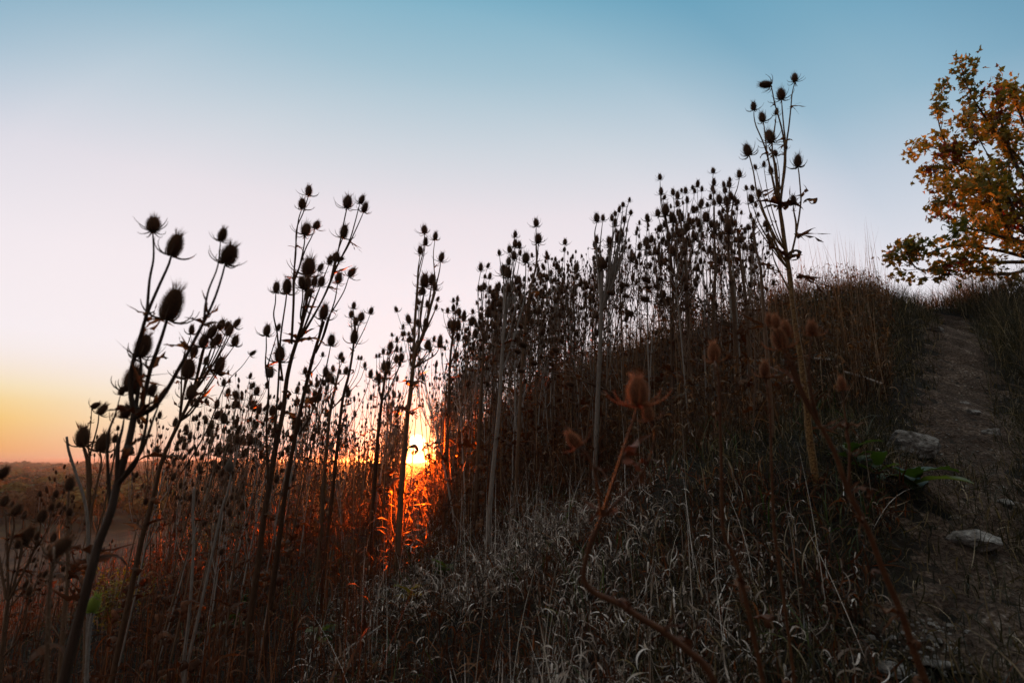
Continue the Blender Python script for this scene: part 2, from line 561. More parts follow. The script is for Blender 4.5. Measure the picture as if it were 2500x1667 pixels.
def ground(x, y, micro=False):
    x = np.asarray(x, float)
    y = np.asarray(y, float)
    r = np.hypot(x, y) + 1e-9
    az = np.arctan2(x, y)
    rr = np.interp(az, RA, RR)
    k = np.minimum(1.0, rr / r)
    z = tps(x * k, y * k)
    ex = np.maximum(0, r - rr)
    z = z - .45 * ex * ex / (ex + 2.0)
    far = VALLEY + np.clip((r - 900) / 2500, 0, 1) * (9 * np.sin(x / 410 + 1) * np.cos(y / 530 + .6) + 6 * np.sin(x / 170 + y / 260))
    z = np.where(z > far + 3, z, far + 3 * np.exp(np.clip((z - far - 3) / 3, -30, 0)) - 0.0)
    z = np.where(r > 300, far, z)
    if micro:
        m = np.clip(3 / r, 0, 1)
        z = z + m * (.018 * np.sin(x * 9.1 + y * 3) * np.sin(y * 8.3 - x * 2) + .010 * np.sin(x * 23 + 2) * np.sin(y * 27))
    return z


def hit(u, v, dmax=40):
    """where the view ray through a photo pixel meets the hillside"""
    r = ray(u, v)
    prev = 0
    for d in np.geomspace(.5, dmax, 160):
        p = r * d
        if p[2] < ground(p[0], p[1]):
            lo, hi = prev, d
            for _ in range(18):
                mid = (lo + hi) / 2
                q = r * mid
                if q[2] < ground(q[0], q[1]):
                    hi = mid
                else:
                    lo = mid
            p = r * hi
            return np.array([p[0], p[1], float(ground(p[0], p[1]))])
        prev = d
    return None


def hit_s(u, v):
    for _ in range(40):
        h = hit(u, v)
        if h is not None:
            return h
        v += 12
    y = 5.0
    x = (u - 1250) / FPX * y
    return np.array([x, y, float(ground(x, y))])


def build_ground():
    rad = np.concatenate([[0.0], np.geomspace(.25, 40, 210), np.geomspace(42, 22000, 90)])
    az = np.linspace(-math.pi, math.pi, 600, endpoint=False)
    Rg, Ag = np.meshgrid(rad, az, indexing='ij')
    X, Y = Rg * np.sin(Ag), Rg * np.cos(Ag)
    Z = np.concatenate([ground(X[i:i + 20], Y[i:i + 20], True) for i in range(0, len(rad), 20)])
    n = len(az)
    i = np.arange(len(rad) - 1)[:, None] * n
    j = np.arange(n)[None]
    j2 = (j + 1) % n
    F = np.stack([i + j, i + n + j, i + n + j2, i + j2], -1).reshape(-1, 4)
    mb = MB()
    mb.add(np.stack([X, Y, Z], -1).reshape(-1, 3), None, F, 0)
    m = M['soil']
    o = mb.build('ground', m)
    tag(o, kind='structure')
    return o


build_ground()

# far land seen through the haze takes woodland colours: part of the same ground sheet's material
nt = M['soil'].node_tree
b = nt.nodes['Principled BSDF']
near_col = b.inputs['Base Color'].links[0].from_socket
geo = nd(nt, 'ShaderNodeNewGeometry')
ln = nd(nt, 'ShaderNodeVectorMath', operation='LENGTH')
nt.links.new(geo.outputs['Position'], ln.inputs[0])
mr = nd(nt, 'ShaderNodeMapRange')
mr.inputs['From Min'].default_value = 60
mr.inputs['From Max'].default_value = 160
nt.links.new(ln.outputs['Value'], mr.inputs[0])
fn = nd(nt, 'ShaderNodeTexNoise')
fn.inputs['Scale'].default_value = .004
fn.inputs['Detail'].default_value = 9
nt.links.new(geo.outputs['Position'], fn.inputs['Vector'])
fr = nd(nt, 'ShaderNodeValToRGB')
e = fr.color_ramp.elements
e[0].position, e[0].color = .35, (.010, .012, .006, 1)
e[1].position, e[1].color = .66, (.12, .085, .045, 1)
x = e.new(.5)
x.color = (.055, .042, .020, 1)
nt.links.new(fn.outputs[0], fr.inputs[0])
mx = nd(nt, 'ShaderNodeMix', data_type='RGBA')
nt.links.new(mr.outputs[0], mx.inputs[0])
nt.links.new(near_col, mx.inputs[6])
nt.links.new(fr.outputs[0], mx.inputs[7])
nt.links.new(mx.outputs[2], b.inputs['Base Color'])


def build_path():
    cl = [(2440, 1660), (2425, 1500), (2415, 1380), (2395, 1260), (2360, 1160), (2355, 1060), (2352, 970), (2350, 900), (2345, 840), (2335, 800), (2335, 775)]
    wd = [.32, .28, .24, .23, .23, .27, .30, .29, .28, .27, .29]
    pc = np.array([hit(u, v)[:2] for u, v in cl])
    t = np.linspace(0, len(pc) - 1, 120)
    sm = smooth_path(np.hstack([pc, np.zeros((len(pc), 1))]), 40)[:, :2]
    w = np.interp(np.linspace(0, 1, len(sm)), np.linspace(0, 1, len(wd)), wd)
    tg = norm(np.gradient(sm, axis=0))
    nrm = np.stack([-tg[:, 1], tg[:, 0]], 1)
    s = np.linspace(-1, 1, 61)
    wob = 1 + .22 * np.sin(np.arange(len(sm)) * .10)[:, None] + .12 * np.sin(np.arange(len(sm))[:, None] * .33 + np.sign(s)[None] * 2) + .07 * np.sin(np.arange(len(sm)) * .9)[:, None]
    X = sm[:, None, 0] + nrm[:, None, 0] * s[None] * w[:, None] * wob
    Y = sm[:, None, 1] + nrm[:, None, 1] * s[None] * w[:, None] * wob
    Z = ground(X, Y, True) + .028 * (1 - np.abs(s[None]) ** 3) - .014 + .012 * np.sin(X * 19 + 2 * np.sin(Y * 9)) * np.sin(Y * 23 + X * 5) + .007 * np.sin(X * 47 + Y * 13) * np.sin(Y * 53 - X * 17) + rng.normal(0, .0022, X.shape)
    k, n = X.shape
    i = np.arange(k - 1)[:, None] * n
    j = np.arange(n - 1)[None]
    F = np.stack([i + j, i + j + 1, i + n + j + 1, i + n + j], -1).reshape(-1, 4)
    mb = MB()
    mb.add(np.stack([X, Y, Z], -1).reshape(-1, 3), None, F, 0)
    tag(mb.build('path', M['dirt']), kind='structure')
    return sm, w


path_c, path_w = build_path()


def on_path(x, y, mul=1.0):
    d = np.linalg.norm(np.stack([np.ravel(x), np.ravel(y)], 1)[:, None] - path_c[None], axis=2)
    i = d.argmin(1)
    return (d[np.arange(len(d)), i] < path_w[i] * mul).reshape(np.shape(x))


# ploughed field in the valley
fld = MB()
fx = np.array([[-330, 90], [-40, 90], [40, 216], [-40, 219], [-120, 222], [-150, 208], [-185, 180], [-330, 170]], float)
fc = fx.mean(0)
V = np.vstack([np.hstack([fx, np.full((len(fx), 1), VALLEY + .06)]), [[fc[0], fc[1], VALLEY + .06]]])
fld.add(V, [(i, (i + 1) % len(fx), len(fx)) for i in range(len(fx))], None, 0)
tag(fld.build('field', M['field'], smooth=False), kind='structure')


# ------------------------------------------------------------------ teasel heads
def head_body(mb, nr, nh, mat=0):
    t = np.linspace(0, 1, nh)
    prof = .275 * np.sin(np.pi * np.clip(.14 + .80 * t, 0, 1)) ** .62
    prof[0] = .10
    prof[-1] = .07
    pts = np.stack([np.zeros(nh), np.zeros(nh), t], 1)
    th = np.arange(nr) / nr * 2 * math.pi
    V = np.stack([prof[:, None] * np.cos(th), prof[:, None] * np.sin(th), np.broadcast_to(t[:, None], (nh, nr))], -1).reshape(-1, 3)
    i = np.arange(nh - 1)[:, None] * nr
    j = np.arange(nr)[None]
    F = np.stack([i + j, i + (j + 1) % nr, i + nr + (j + 1) % nr, i + nr + j], -1).reshape(-1, 4)
    V = np.vstack([V, [[0, 0, 1.02]], [[0, 0, -.02]]])
    f3 = [(nh * nr - nr + q, nh * nr - nr + (q + 1) % nr, nh * nr) for q in range(nr)]
    f3 += [((q + 1) % nr, q, nh * nr + 1) for q in range(nr)]
    mb.add(V, f3, F, .35, mat)


def head_spines(mb, n, w, ln=.13, mat=0, g=None):
    g = g or rng
    t = (np.arange(n) + .5) / n
    az = np.arange(n) * 2.39996
    pr = .275 * np.sin(np.pi * (.14 + .80 * t)) ** .62
    base = np.stack([pr * np.cos(az), pr * np.sin(az), t], 1)
    out = np.stack([np.cos(az), np.sin(az), .25 + 1.1 * t ** 2], 1)
    top = t > .93
    out[top] = np.stack([.45 * np.cos(az[top]), .45 * np.sin(az[top]), np.ones(top.sum())], 1)
    out = norm(out + g.normal(0, .13, out.shape))
    L = ln * (1 + .5 * g.random(n)) * np.where(top, 1.9 + 1.3 * g.random(n), 1)
    side = norm(np.cross(out, [0, 0, 1]) + 1e-6)
    up = np.cross(side, out)
    base = base - out * .02
    tip = base + out * (L + .02)[:, None]
    V = np.stack([base - side * w, base + side * w, base + up * w * 1.4, tip], 1)
    F = np.array([(0, 1, 3), (1, 2, 3), (2, 0, 3)])[None] + (np.arange(n) * 4)[:, None, None]
    mb.add(V.reshape(-1, 3), F.reshape(-1, 3), None, np.repeat(.5 + .5 * g.random(n), 4), mat)


def head_bracts(mb, n, g, lo=False, mat=0):
    for k in range(n):
        a = k / n * 6.283 + g.normal(0, .25)
        L = .65 + .6 * g.random()
        m = 3 if lo else 7
        th = np.linspace(1.75, 1.75 - (1.3 + .9 * g.random()), m)
        dl = L / (m - 1)
        r = .09 + np.concatenate([[0], np.cumsum(np.sin(th[:-1]) * dl)])
        z = -.01 + np.concatenate([[0], np.cumsum(np.cos(th[:-1]) * dl)])
        pts = np.stack([r * math.cos(a), r * math.sin(a), z], 1)
        tube(mb, pts, np.linspace(.042 if not lo else .034, .008, m), 3 if lo else 4, mat, .3 + .5 * g.random())


HEADS = {}
for lod, (nr, nh, nsp, w) in enumerate([(18, 14, 620, .012), (12, 9, 190, .020), (7, 6, 44, .024)]):
    HEADS[lod] = []
    for k in range(3 if lod < 2 else 2):
        g = np.random.default_rng(100 + lod * 10 + k)
        mb = MB()
        head_body(mb, nr, nh)
        head_spines(mb, nsp, w, .12 if lod == 0 else .13, 0 if lod == 2 else 1, g)
        bm = MB()
        head_bracts(bm, (9 if lod < 2 else 5), g, lod == 2, 0)
        HEADS[lod].append((mb, bm))

HMESH = {}


def head_mesh(lod, k, kind):
    key = (lod, k, kind)
    if key not in HMESH:
        hb, bb = HEADS[lod][k]
        if kind == 'bare':
            HMESH[key] = (hb.mesh('seed_head', [M['pale_head'], M['pale_head']]), None)
        elif kind == 'rust':
            HMESH[key] = (hb.mesh('seed_head', [M['rust_head'], M['rust_spine']]), bb.mesh('bracts', M['rust_spine']))
        elif kind == 'green':
            HMESH[key] = (hb.mesh('seed_head', [M['green_head'], M['green_head']]), bb.mesh('bracts', M['green_head']))
        elif lod == 0:
            HMESH[key] = (hb.mesh('seed_head', [M['head'], M['spine']]), bb.mesh('bracts', M['bract']))
        else:
            j = MB()
            j.extend(hb.arrays())
            a = list(bb.arrays())
            a[4] = a[4] + 2
            a[5] = a[5] + 2
            j.extend(a)
            HMESH[key] = (j.mesh('seed_head', [M['head'], M['spine'], M['bract']]), None)
    return HMESH[key]


def put_head(parent, pos, dirv, length, lod, kind='dry', wide=1.14):
    k = int(rng.integers(len(HEADS[lod])))
    hm, bm = head_mesh(lod, k, kind)
    o = bpy.data.objects.new('seed_head', hm)
    C.objects.link(o)
    o.parent = parent
    o.location = Vector(pos)
    q = Vector((0, 0, 1)).rotation_difference(Vector(dirv).normalized())
    o.rotation_mode = 'QUATERNION'
    o.rotation_quaternion = q @ Quaternion((0, 0, 1), rng.random() * 6.28)
    length *= 1.05
    wide *= rng.uniform(.82, 1.06)
    o.scale = (length * wide, length * wide, length)
    if bm is not None:
        bo = bpy.data.objects.new('bracts', bm)
        C.objects.link(bo)
        bo.parent = o
    return o


# ------------------------------------------------------------------ withered leaves
def leaf_curl(g, size):
    """long leaf drooping and coiling up on itself"""
    mb = MB()
    a = g.random() * 6.28
    n = 14
    th0 = .4 + g.random() * .6
    curl = g.choice([-1, 1]) * (0) + (3.2 + 3.2 * g.random())
    L = size * (1 + .5 * g.random())
    s = np.linspace(0, 1, n)
    th = th0 + curl * s ** 1.4
    dl = L / (n - 1)
    X = np.concatenate([[0], np.cumsum(np.sin(th[:-1]) * dl)])
    Z = np.concatenate([[0], np.cumsum(np.cos(th[:-1]) * dl)])
    y = np.cumsum(g.normal(0, .012, n)) * size / .15
    pts = np.stack([X, y, Z], 1)
    w = size * .13 * np.sin(np.pi * np.clip(s * .9 + .12, 0, 1)) ** .7 * (1 + g.normal(0, .22, n))
    side = np.stack([g.normal(0, .3, n).cumsum() * .3, np.ones(n), g.normal(0, .3, n).cumsum() * .3], 1)
    strip(mb, pts, side, np.abs(w), .3 + g.random(n) * 1.1, 0, .2 + .7 * g.random())
    return mb


def leaf_scrap(g, size):
    """ragged shrivelled leaf with a few pointed, hooked lobes"""
    mb = MB()
    for k in range(int(g.integers(2, 5))):
        n = 7
        a = g.normal(0, .9)
        s = np.linspace(0, 1, n)
        L = size * (.5 + .8 * g.random())
        d = norm(np.array([1, a * .7, .5 + g.normal(0, .5)]))
        bend = g.normal(0, 1.4, 3)
        pts = d * (s * L)[:, None] + bend * (s ** 2.2 * L * .45)[:, None]
        pts += np.cumsum(g.normal(0, .05 * L / n, (n, 3)), 0)
        w = L * .085 * (1 - s) ** .6 * (1 + g.normal(0, .45, n))
        strip(mb, pts, np.cumsum(g.normal(0, .5, (n, 3)), 0) + g.normal(0, 1, 3), np.abs(w), g.normal(.3, .8, n), 0, .1 + .6 * g.random())
    return mb


def leaf_cup(g, size):
    """the joined pair of leaves clasping a node, dried into a crumpled cup"""
    mb = MB()
    for sg in (1, -1):
        n = 10
        s = np.linspace(0, 1, n)
        L = size * (.7 + .6 * g.random())
        th = 1.0 + s * (.3 + 1.9 * g.random())
        dl = L / (n - 1)
        X = sg * np.concatenate([[0], np.cumsum(np.sin(th[:-1]) * dl)])
        Z = np.concatenate([[0], np.cumsum(np.cos(th[:-1]) * dl)])
        pts = np.stack([X, np.cumsum(g.normal(0, .006, n)), Z], 1)
        w = L * .15 * (1 - s ** 1.6) * (1 + g.normal(0, .35, n)) + .002
        strip(mb, pts, np.stack([g.normal(0, .25, n), np.ones(n), g.normal(0, .25, n)], 1), np.abs(w), .5 + g.random(n), 0, .2 + .5 * g.random())
    return mb


LEAVES = {'curl': [], 'scrap': [], 'cup': []}
for k in range(7):
    g = np.random.default_rng(300 + k)
    LEAVES['curl'].append(leaf_curl(g, 1.0))
    LEAVES['scrap'].append(leaf_scrap(g, 1.0))
    LEAVES['cup'].append(leaf_cup(g, 1.0))
LMESH = {k: [m.mesh('leaf', M['leaf']) for m in v] for k, v in LEAVES.items()}
LMESH_R = {k: [m.mesh('leaf', M['rust_stem']) for m in v] for k, v in LEAVES.items()}


def put_leaf(parent, pos, size, kind, az=None, tilt=0.0, rust=False):
    o = bpy.data.objects.new('leaf', random.choice((LMESH_R if rust else LMESH)['scrap' if rust and kind == 'cup' else kind]))
    size = size * (.6 if rust else 1)
    C.objects.link(o)
    o.parent = parent
    o.location = Vector(pos)
    o.rotation_euler = (tilt * random.uniform(-1, 1), tilt * random.uniform(-1, 1), random.uniform(0, 6.28) if az is None else az)
    o.scale = (size * (.8 if kind == 'cup' else 1),) * 3
    return o


# ------------------------------------------------------------------ procedural teasel
def teasel_plan(g, H):
    """branching plan: list of (path, radii), heads, nodes - base at origin"""
    paths, heads, nodes = [], [], []
    bend = g.normal(0, .035, 2)
    zz = np.linspace(0, H * .93, 9)
    main = np.stack([bend[0] * (zz / H) ** 2 * H + .004 * np.sin(zz * 9), bend[1] * (zz / H) ** 2 * H, zz], 1)
    r0 = .0062 * (H / 1.6) * (.8 + .5 * g.random())
    paths.append((main, np.linspace(r0, r0 * .38, 9)))
    top_dir = norm(main[-1] - main[-2])
    heads.append((main[-1], norm(top_dir + g.normal(0, .12, 3)), .046 + .016 * g.random()))
    nn = int(g.integers(3, 6))
    fr = np.sort(g.uniform(.42, .88, nn))
    a0 = g.random() * 6.28
    for q, f in enumerate(fr):
        p0 = np.array([np.interp(f * H, zz, main[:, i]) for i in range(3)])
        nodes.append((p0, .5 + .5 * (1 - f)))
        a0 += 1.57 + g.normal(0, .3)
        for s in (0, 3.14):
            if g.random() < .12:
                continue
            a = a0 + s + g.normal(0, .2)
            tipz = H * (.72 + .30 * g.random()) if f > .6 else H * (.62 + .34 * g.random())
            Lb = max(tipz - p0[2], .12)
            out = (.10 + .17 * g.random()) * Lb ** .7
            d = np.array([math.cos(a), math.sin(a), 0])
            tip = p0 + d * out * 1.15 + np.array([0, 0, Lb])
            br = smooth_path([p0, p0 + d * out * .62 + [0, 0, Lb * .28], p0 + d * out * .98 + [0, 0, Lb * .62], tip], 3)
            paths.append((br, np.linspace(r0 * .42, r0 * .20, len(br))))
            heads.append((tip, norm(tip - br[-3] + g.normal(0, .08, 3) * Lb * .3), .026 + .020 * g.random()))
            if g.random() < .62 and Lb > .2:
                i0 = int(len(br) * (.35 + .25 * g.random()))
                q0 = br[i0]
                nodes.append((q0, .25))
                for s2 in (1.57, -1.57):
                    if g.random() < .3:
                        continue
                    a2 = a + s2 + g.normal(0, .4)
                    d2 = np.array([math.cos(a2), math.sin(a2), 0])
                    l2 = (tip[2] - q0[2]) * (.5 + .6 * g.random())
                    t2 = q0 + d2 * l2 * .28 + d * l2 * .1 + [0, 0, l2]
                    b2 = smooth_path([q0, q0 + d2 * l2 * .2 + [0, 0, l2 * .4], t2], 3)
                    paths.append((b2, np.linspace(r0 * .22, r0 * .13, len(b2))))
                    heads.append((t2, norm(t2 - b2[-2] + g.normal(0, .12, 3) * l2 * .3), .017 + .014 * g.random()))
    for f in (.08, .17, .27, .36):
        p0 = np.array([np.interp(f * H, zz, main[:, i]) for i in range(3)])
        nodes.append((p0, 1.1))
    return paths, heads, nodes


def leaf_pick(g, size):
    if size > .9:
        return ('curl' if g.random() < .7 else 'cup'), .11
    if size > .5:
        return ('cup' if g.random() < .4 else 'scrap'), .055
    return 'scrap', .035


def make_teasel(name, g, H, lod, label, group, stem='stem'):
    root = empty(name, (0, 0, 0), label, 'teasel', group)
    paths, heads, nodes = teasel_plan(g, H)
    mb = MB()
    for p, r in paths:
        tube(mb, p, r, 5 if lod == 1 else 4, 0, .3 + .4 * g.random())
    mb.build('stem', M[stem], root)
    for p, d, s in heads:
        put_head(root, p, d, s, lod)
    for p, s in nodes:
        k, sz = leaf_pick(g, s)
        put_leaf(root, p, sz * (.7 + .7 * g.random()), k, None, .3)
        if s > .9 and g.random() < .6:
            put_leaf(root, p, sz * (.6 + .5 * g.random()), 'curl', None, .3)
    return root


def teasel_arrays(g, H, tiny=False):
    """whole plant in one mesh for the far ones"""
    mb = MB()
    paths, heads, nodes = teasel_plan(g, H)
    for p, r in paths:
        tube(mb, p, r * (1.15 if tiny else 1), 3, 0, .3 + .4 * g.random())
    ha = []
    for hb, bb in HEADS[2]:
        ha.append(hb.arrays())
    if tiny:
        t = MB()
        head_body(t, 5, 4)
        head_spines(t, 10, .04, .16, 0, g)
        ha = [t.arrays()]
    for p, d, s in heads:
        if g.random() < .12:
            continue
        q = Vector((0, 0, 1)).rotation_difference(Vector(d).normalized()).to_matrix()
        Mx = np.eye(4)
        Mx[:3, :3] = np.array(q) @ np.diag([1, 1, g.uniform(1.0, 1.35)]) * s * g.uniform(.75, 1.1)
        Mx[:3, 3] = p
        a = list(ha[int(g.integers(len(ha)))])
        a[4] = a[4] * 0 + 1
        a[5] = a[5] * 0 + 1
        mb.extend(a, Mx)
    for p, s in nodes:
        k, sz = leaf_pick(g, s)
        if tiny and g.random() < .35:
            continue
        a = list(LEAVES[k][int(g.integers(7))].arrays())
        a[4] = a[4] * 0 + 2
        a[5] = a[5] * 0 + 2
        sc = sz * (.7 + .7 * g.random())
        an = g.random() * 6.28
        Mx = np.eye(4)
        Mx[:3, :3] = np.array([[math.cos(an), -math.sin(an), 0], [math.sin(an), math.cos(an), 0], [0, 0, 1]]) * sc
        Mx[:3, 3] = p
        mb.extend(a, Mx)
    return mb


# ------------------------------------------------------------------ traced teasels
def px2m(px, d):
    return px / FPX * d


def traced(label, depth, main, heads, r_px=(7, 2.5), stem='stem', group=None, lod=None, slope=0.0, leaves=(), kind='dry', nodes=None, prick=True, fan=.5, name='teasel_plant', reach=True, own=None, rust=False, headmat=None):
    """main: stem polyline top->bottom in photo pixels; heads: (u, v centre, length px, tilt deg[, node index or polyline])
    depth is that of the top; slope adds depth towards the base"""
    n = len(main)
    dd = np.linspace(depth, depth + slope, n)
    mp = np.array([P(u, v, d) for (u, v), d in zip(main, dd)])
    # carry the stem on down to the ground
    p = mp[-1]
    dirv = norm(mp[-1] - mp[-2])
    if dirv[2] > -.5:
        dirv = norm(dirv + [0, 0, -1.2])
    ext = [p]
    if reach:
        for _ in range(60):
            if p[2] < ground(p[0], p[1]) - .03:
                break
            dirv = norm(dirv + np.array([0, 0, -.03]))
            p = p + dirv * .05
            ext.append(p)
    base = ext[-1]
    root = empty(name, base, label, 'teasel', group)
    mb = MB()
    lod = lod if lod is not None else (0 if depth < 1.9 else 1)
    full = smooth_path(mp[::-1], 5)
    r1, r0 = px2m(r_px[1], depth) / 2, px2m(r_px[0], depth + slope) / 2
    rad = np.linspace(r0, r1, len(full))
    if len(ext) > 1:
        e = np.array(ext[::-1])[:-1]
        full = np.vstack([e, full])
        rad = np.concatenate([np.full(len(e), r0), rad])
    nside = 8 if depth < 1.5 else 6
    tube(mb, full - base, rad, nside, 0, .45, .12)
    hm = []
    for h in heads:
        u, v, ln, tilt = h[:4]
        spec = h[4] if len(h) > 4 else None
        off = rng.normal(0, .035) * depth ** .5
        if isinstance(spec, (int, float)) or spec is None:
            if spec is None:
                # nearest main node lying well below the head
                cand = [i for i, (mu, mv) in enumerate(main) if mv > v + ln * 1.6]
                spec = cand[0] if cand else n - 1
            i0 = int(spec)
            nodep = mp[i0]
            nu, nv = main[i0]
            nd_ = dd[i0]
        else:
            nodep = P(*spec[-1], depth + slope * .3)
            nu, nv = spec[-1]
            nd_ = depth + slope * .3
            off *= .5
        dh = depth + off
        ax = np.array([math.sin(R(tilt)), 0, math.cos(R(tilt))])
        ax3 = norm(ax + np.array([0, rng.normal(0, .12), 0]) + np.array([0, sp_ * .4, 0]))
        Lh = px2m(ln, dh)
        cpos = P(u, v, dh)
        hb = cpos - ax3 * Lh * .5
        if isinstance(spec, (list, tuple)):
            m = len(spec)
            pl = [P(a, b_, dh + (nd_ - dh) * (k + 1) / m) for k, (a, b_) in enumerate(spec)]
            path = smooth_path([hb] + pl, 5)[::-1]
        else:
            dist = np.linalg.norm(hb - nodep)
            md = norm(mp[max(i0 - 1, 0)] - mp[min(i0 + 1, n - 1)]) if n > 1 else np.array([0, 0, 1.])
            lat = (hb - nodep) - md * np.dot(hb - nodep, md)
            c1 = nodep + md * dist * .22 + lat * (.38 + rng.normal(0, .05))
            c2 = nodep + (hb - nodep) * .68 + lat * .16 + rng.normal(0, .006, 3) * dist * 3
            path = smooth_path([nodep, c1, c2, hb], 4)
        wbase = min(r0, (px2m(r_px[1] * .85, dh) if ln > 18 else px2m(r_px[1] * .6, dh)) / 2)
        wtip = max(px2m(ln * .085, dh) / 2, .0007)
        rr = np.linspace(max(wbase, wtip), wtip, len(path))
        tube(mb, path - base, rr, 5, 0, .35 + .2 * rng.random(), .1)
        hm.append((hb - base, norm(ax3), Lh, h[5] if len(h) > 5 else ('rust' if rust else kind)))
        if rng.random() < .75 and ln > 9:
            q = path[int(len(path) * rng.uniform(.35, .6))] - base
            put_leaf(root, q, .035 * (.5 + ln / 30) * rng.uniform(.6, 1.2), 'scrap', None, .6, rust)
    if prick and depth < 1.9:
        # prickles along the main stem
        V, F3, F4, T, m3, m4 = mb.arrays()
        L_ = len(full)
        idx = rng.integers(0, L_ - 1, 220)
        f = rng.random(220)[:, None]
        c = full[idx] * (1 - f) + full[idx + 1] * f - base
        a = rng.random(220) * 6.28
        o3 = np.stack([np.cos(a), np.sin(a), -.3 + 0 * a], 1)
        rr_ = rad[idx][:, None]
        s3 = np.stack([-np.sin(a), np.cos(a), 0 * a], 1) * .0008
        tip = c + o3 * (rr_ + .0035)
        b0 = c + o3 * rr_ * .9
        VV = np.stack([b0 - s3, b0 + s3, b0 + [0, 0, .0016], tip], 1).reshape(-1, 3)
        FF = np.array([(0, 1, 3), (1, 2, 3), (2, 0, 3)])[None] + (np.arange(220) * 4)[:, None, None]
        mb.add(VV, FF.reshape(-1, 3), None, .8)
    so_ = mb.build('stem', M[stem], root)
    for p_, d_, L_, kd in hm:
        put_head(root, p_, d_, L_, lod, kd)
    for lf in leaves:
        u, v, sz, kd = lf[:4]
        az = lf[4] if len(lf) > 4 else None
        put_leaf(root, P(u, v, depth + slope * .4) - base, sz, kd, az, .25, rust)
    # withered leaves down the lower stem
    low = [q for q in full if q[2] < full[-1][2] - .3]
    for q in low[::6][:7]:
        put_leaf(root, q - base, rng.uniform(.05, .11), random.choice(['curl', 'curl', 'cup', 'scrap']), None, .35, rust)
    return root


#--HERO--
traced('big near teasel leaning right at the left edge, prickly heads high against the sky', 1.22,
       [(329, 1008), (314, 1080), (286, 1182), (270, 1250), (239, 1330), (221, 1399), (191, 1516), (165, 1622)],
       [(375, 549, 38, -12, [(375, 628), (365, 685), (358, 762), (344, 817), (321, 901), (319, 962), (328, 1006)]),
        (427, 600, 50, 14, [(410, 650), (385, 705), (360, 764), (344, 817), (321, 901), (320, 962), (329, 1006)]),
        (420, 745, 72, 14, [(397, 815), (385, 850), (367, 901), (344, 993), (330, 1008)]),
        (350, 845, 52, 2, [(344, 901), (334, 977), (329, 1008)]),
        (326, 927, 56, 3, [(320, 970), (327, 1006)]),
        (543, 574, 30, 12, [(531, 651), (510, 705), (501, 746), (495, 789), (464, 850), (434, 903), (408, 949), (375, 993), (332, 1016)]),
        (559, 623, 46, 16, [(540, 680), (525, 725), (505, 771), (494, 792), (463, 852), (433, 905), (407, 951), (374, 995), (332, 1018)]),
        (297, 955, 18, 10, [(282, 1010), (262, 1080), (270, 1250)]),
        (308, 1005, 30, 5, [(298, 1050), (288, 1092), (286, 1182)]),
        (371, 952, 26, 5, [(362, 1000), (352, 1060), (330, 1130), (286, 1182)]),
        (402, 958, 20, 20, [(375, 1020), (345, 1100), (286, 1182)])],
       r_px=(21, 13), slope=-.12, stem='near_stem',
       leaves=[(330, 1010, .07, 'cup', .3), (345, 1012, .10, 'scrap', -.4), (358, 766, .05, 'scrap', 2.6), (496, 792, .06, 'cup', .2), (300, 1100, .06, 'curl', 0), (318, 1085, .06, 'scrap', 1), (232, 1360, .07, 'cup', .5), (222, 1395, .07, 'scrap', 2.5), (240, 1345, .06, 'scrap', .2)])
traced('teasel with a dense bunch of small heads just right of the tall left-edge one', 2.15,
       [(498, 850), (470, 960), (439, 1028), (398, 1118), (380, 1190), (365, 1250), (346, 1316), (327, 1410), (292, 1570)],
       [(468, 805, 21, 0, 2), (518, 810, 30, 15, 1), (540, 793, 24, 18, 1), (556, 796, 20, 5, 1), (578, 789, 22, 25, 1), (561, 808, 25, 10, 1), (574, 833, 24, 5, 2), (532, 829, 27, 5, 1),
        (497, 833, 30, 10, 0), (474, 858, 26, 10, 2), (460, 901, 44, 6, 2), (536, 892, 40, 5, 2), (467, 957, 34, 4, 2), (520, 838, 20, 0, 1), (617, 862, 15, 50, [(590, 895), (560, 925), (540, 960), (500, 1060), (439, 1160)]),
        (480, 985, 16, 5), (504, 880, 18, 8)], r_px=(13, 6), slope=.1,
       leaves=[(398, 1118, .10, 'cup', .4), (470, 965, .09, 'scrap', 0), (400, 1112, .08, 'scrap', 2), (548, 965, .05, 'scrap', .3)])
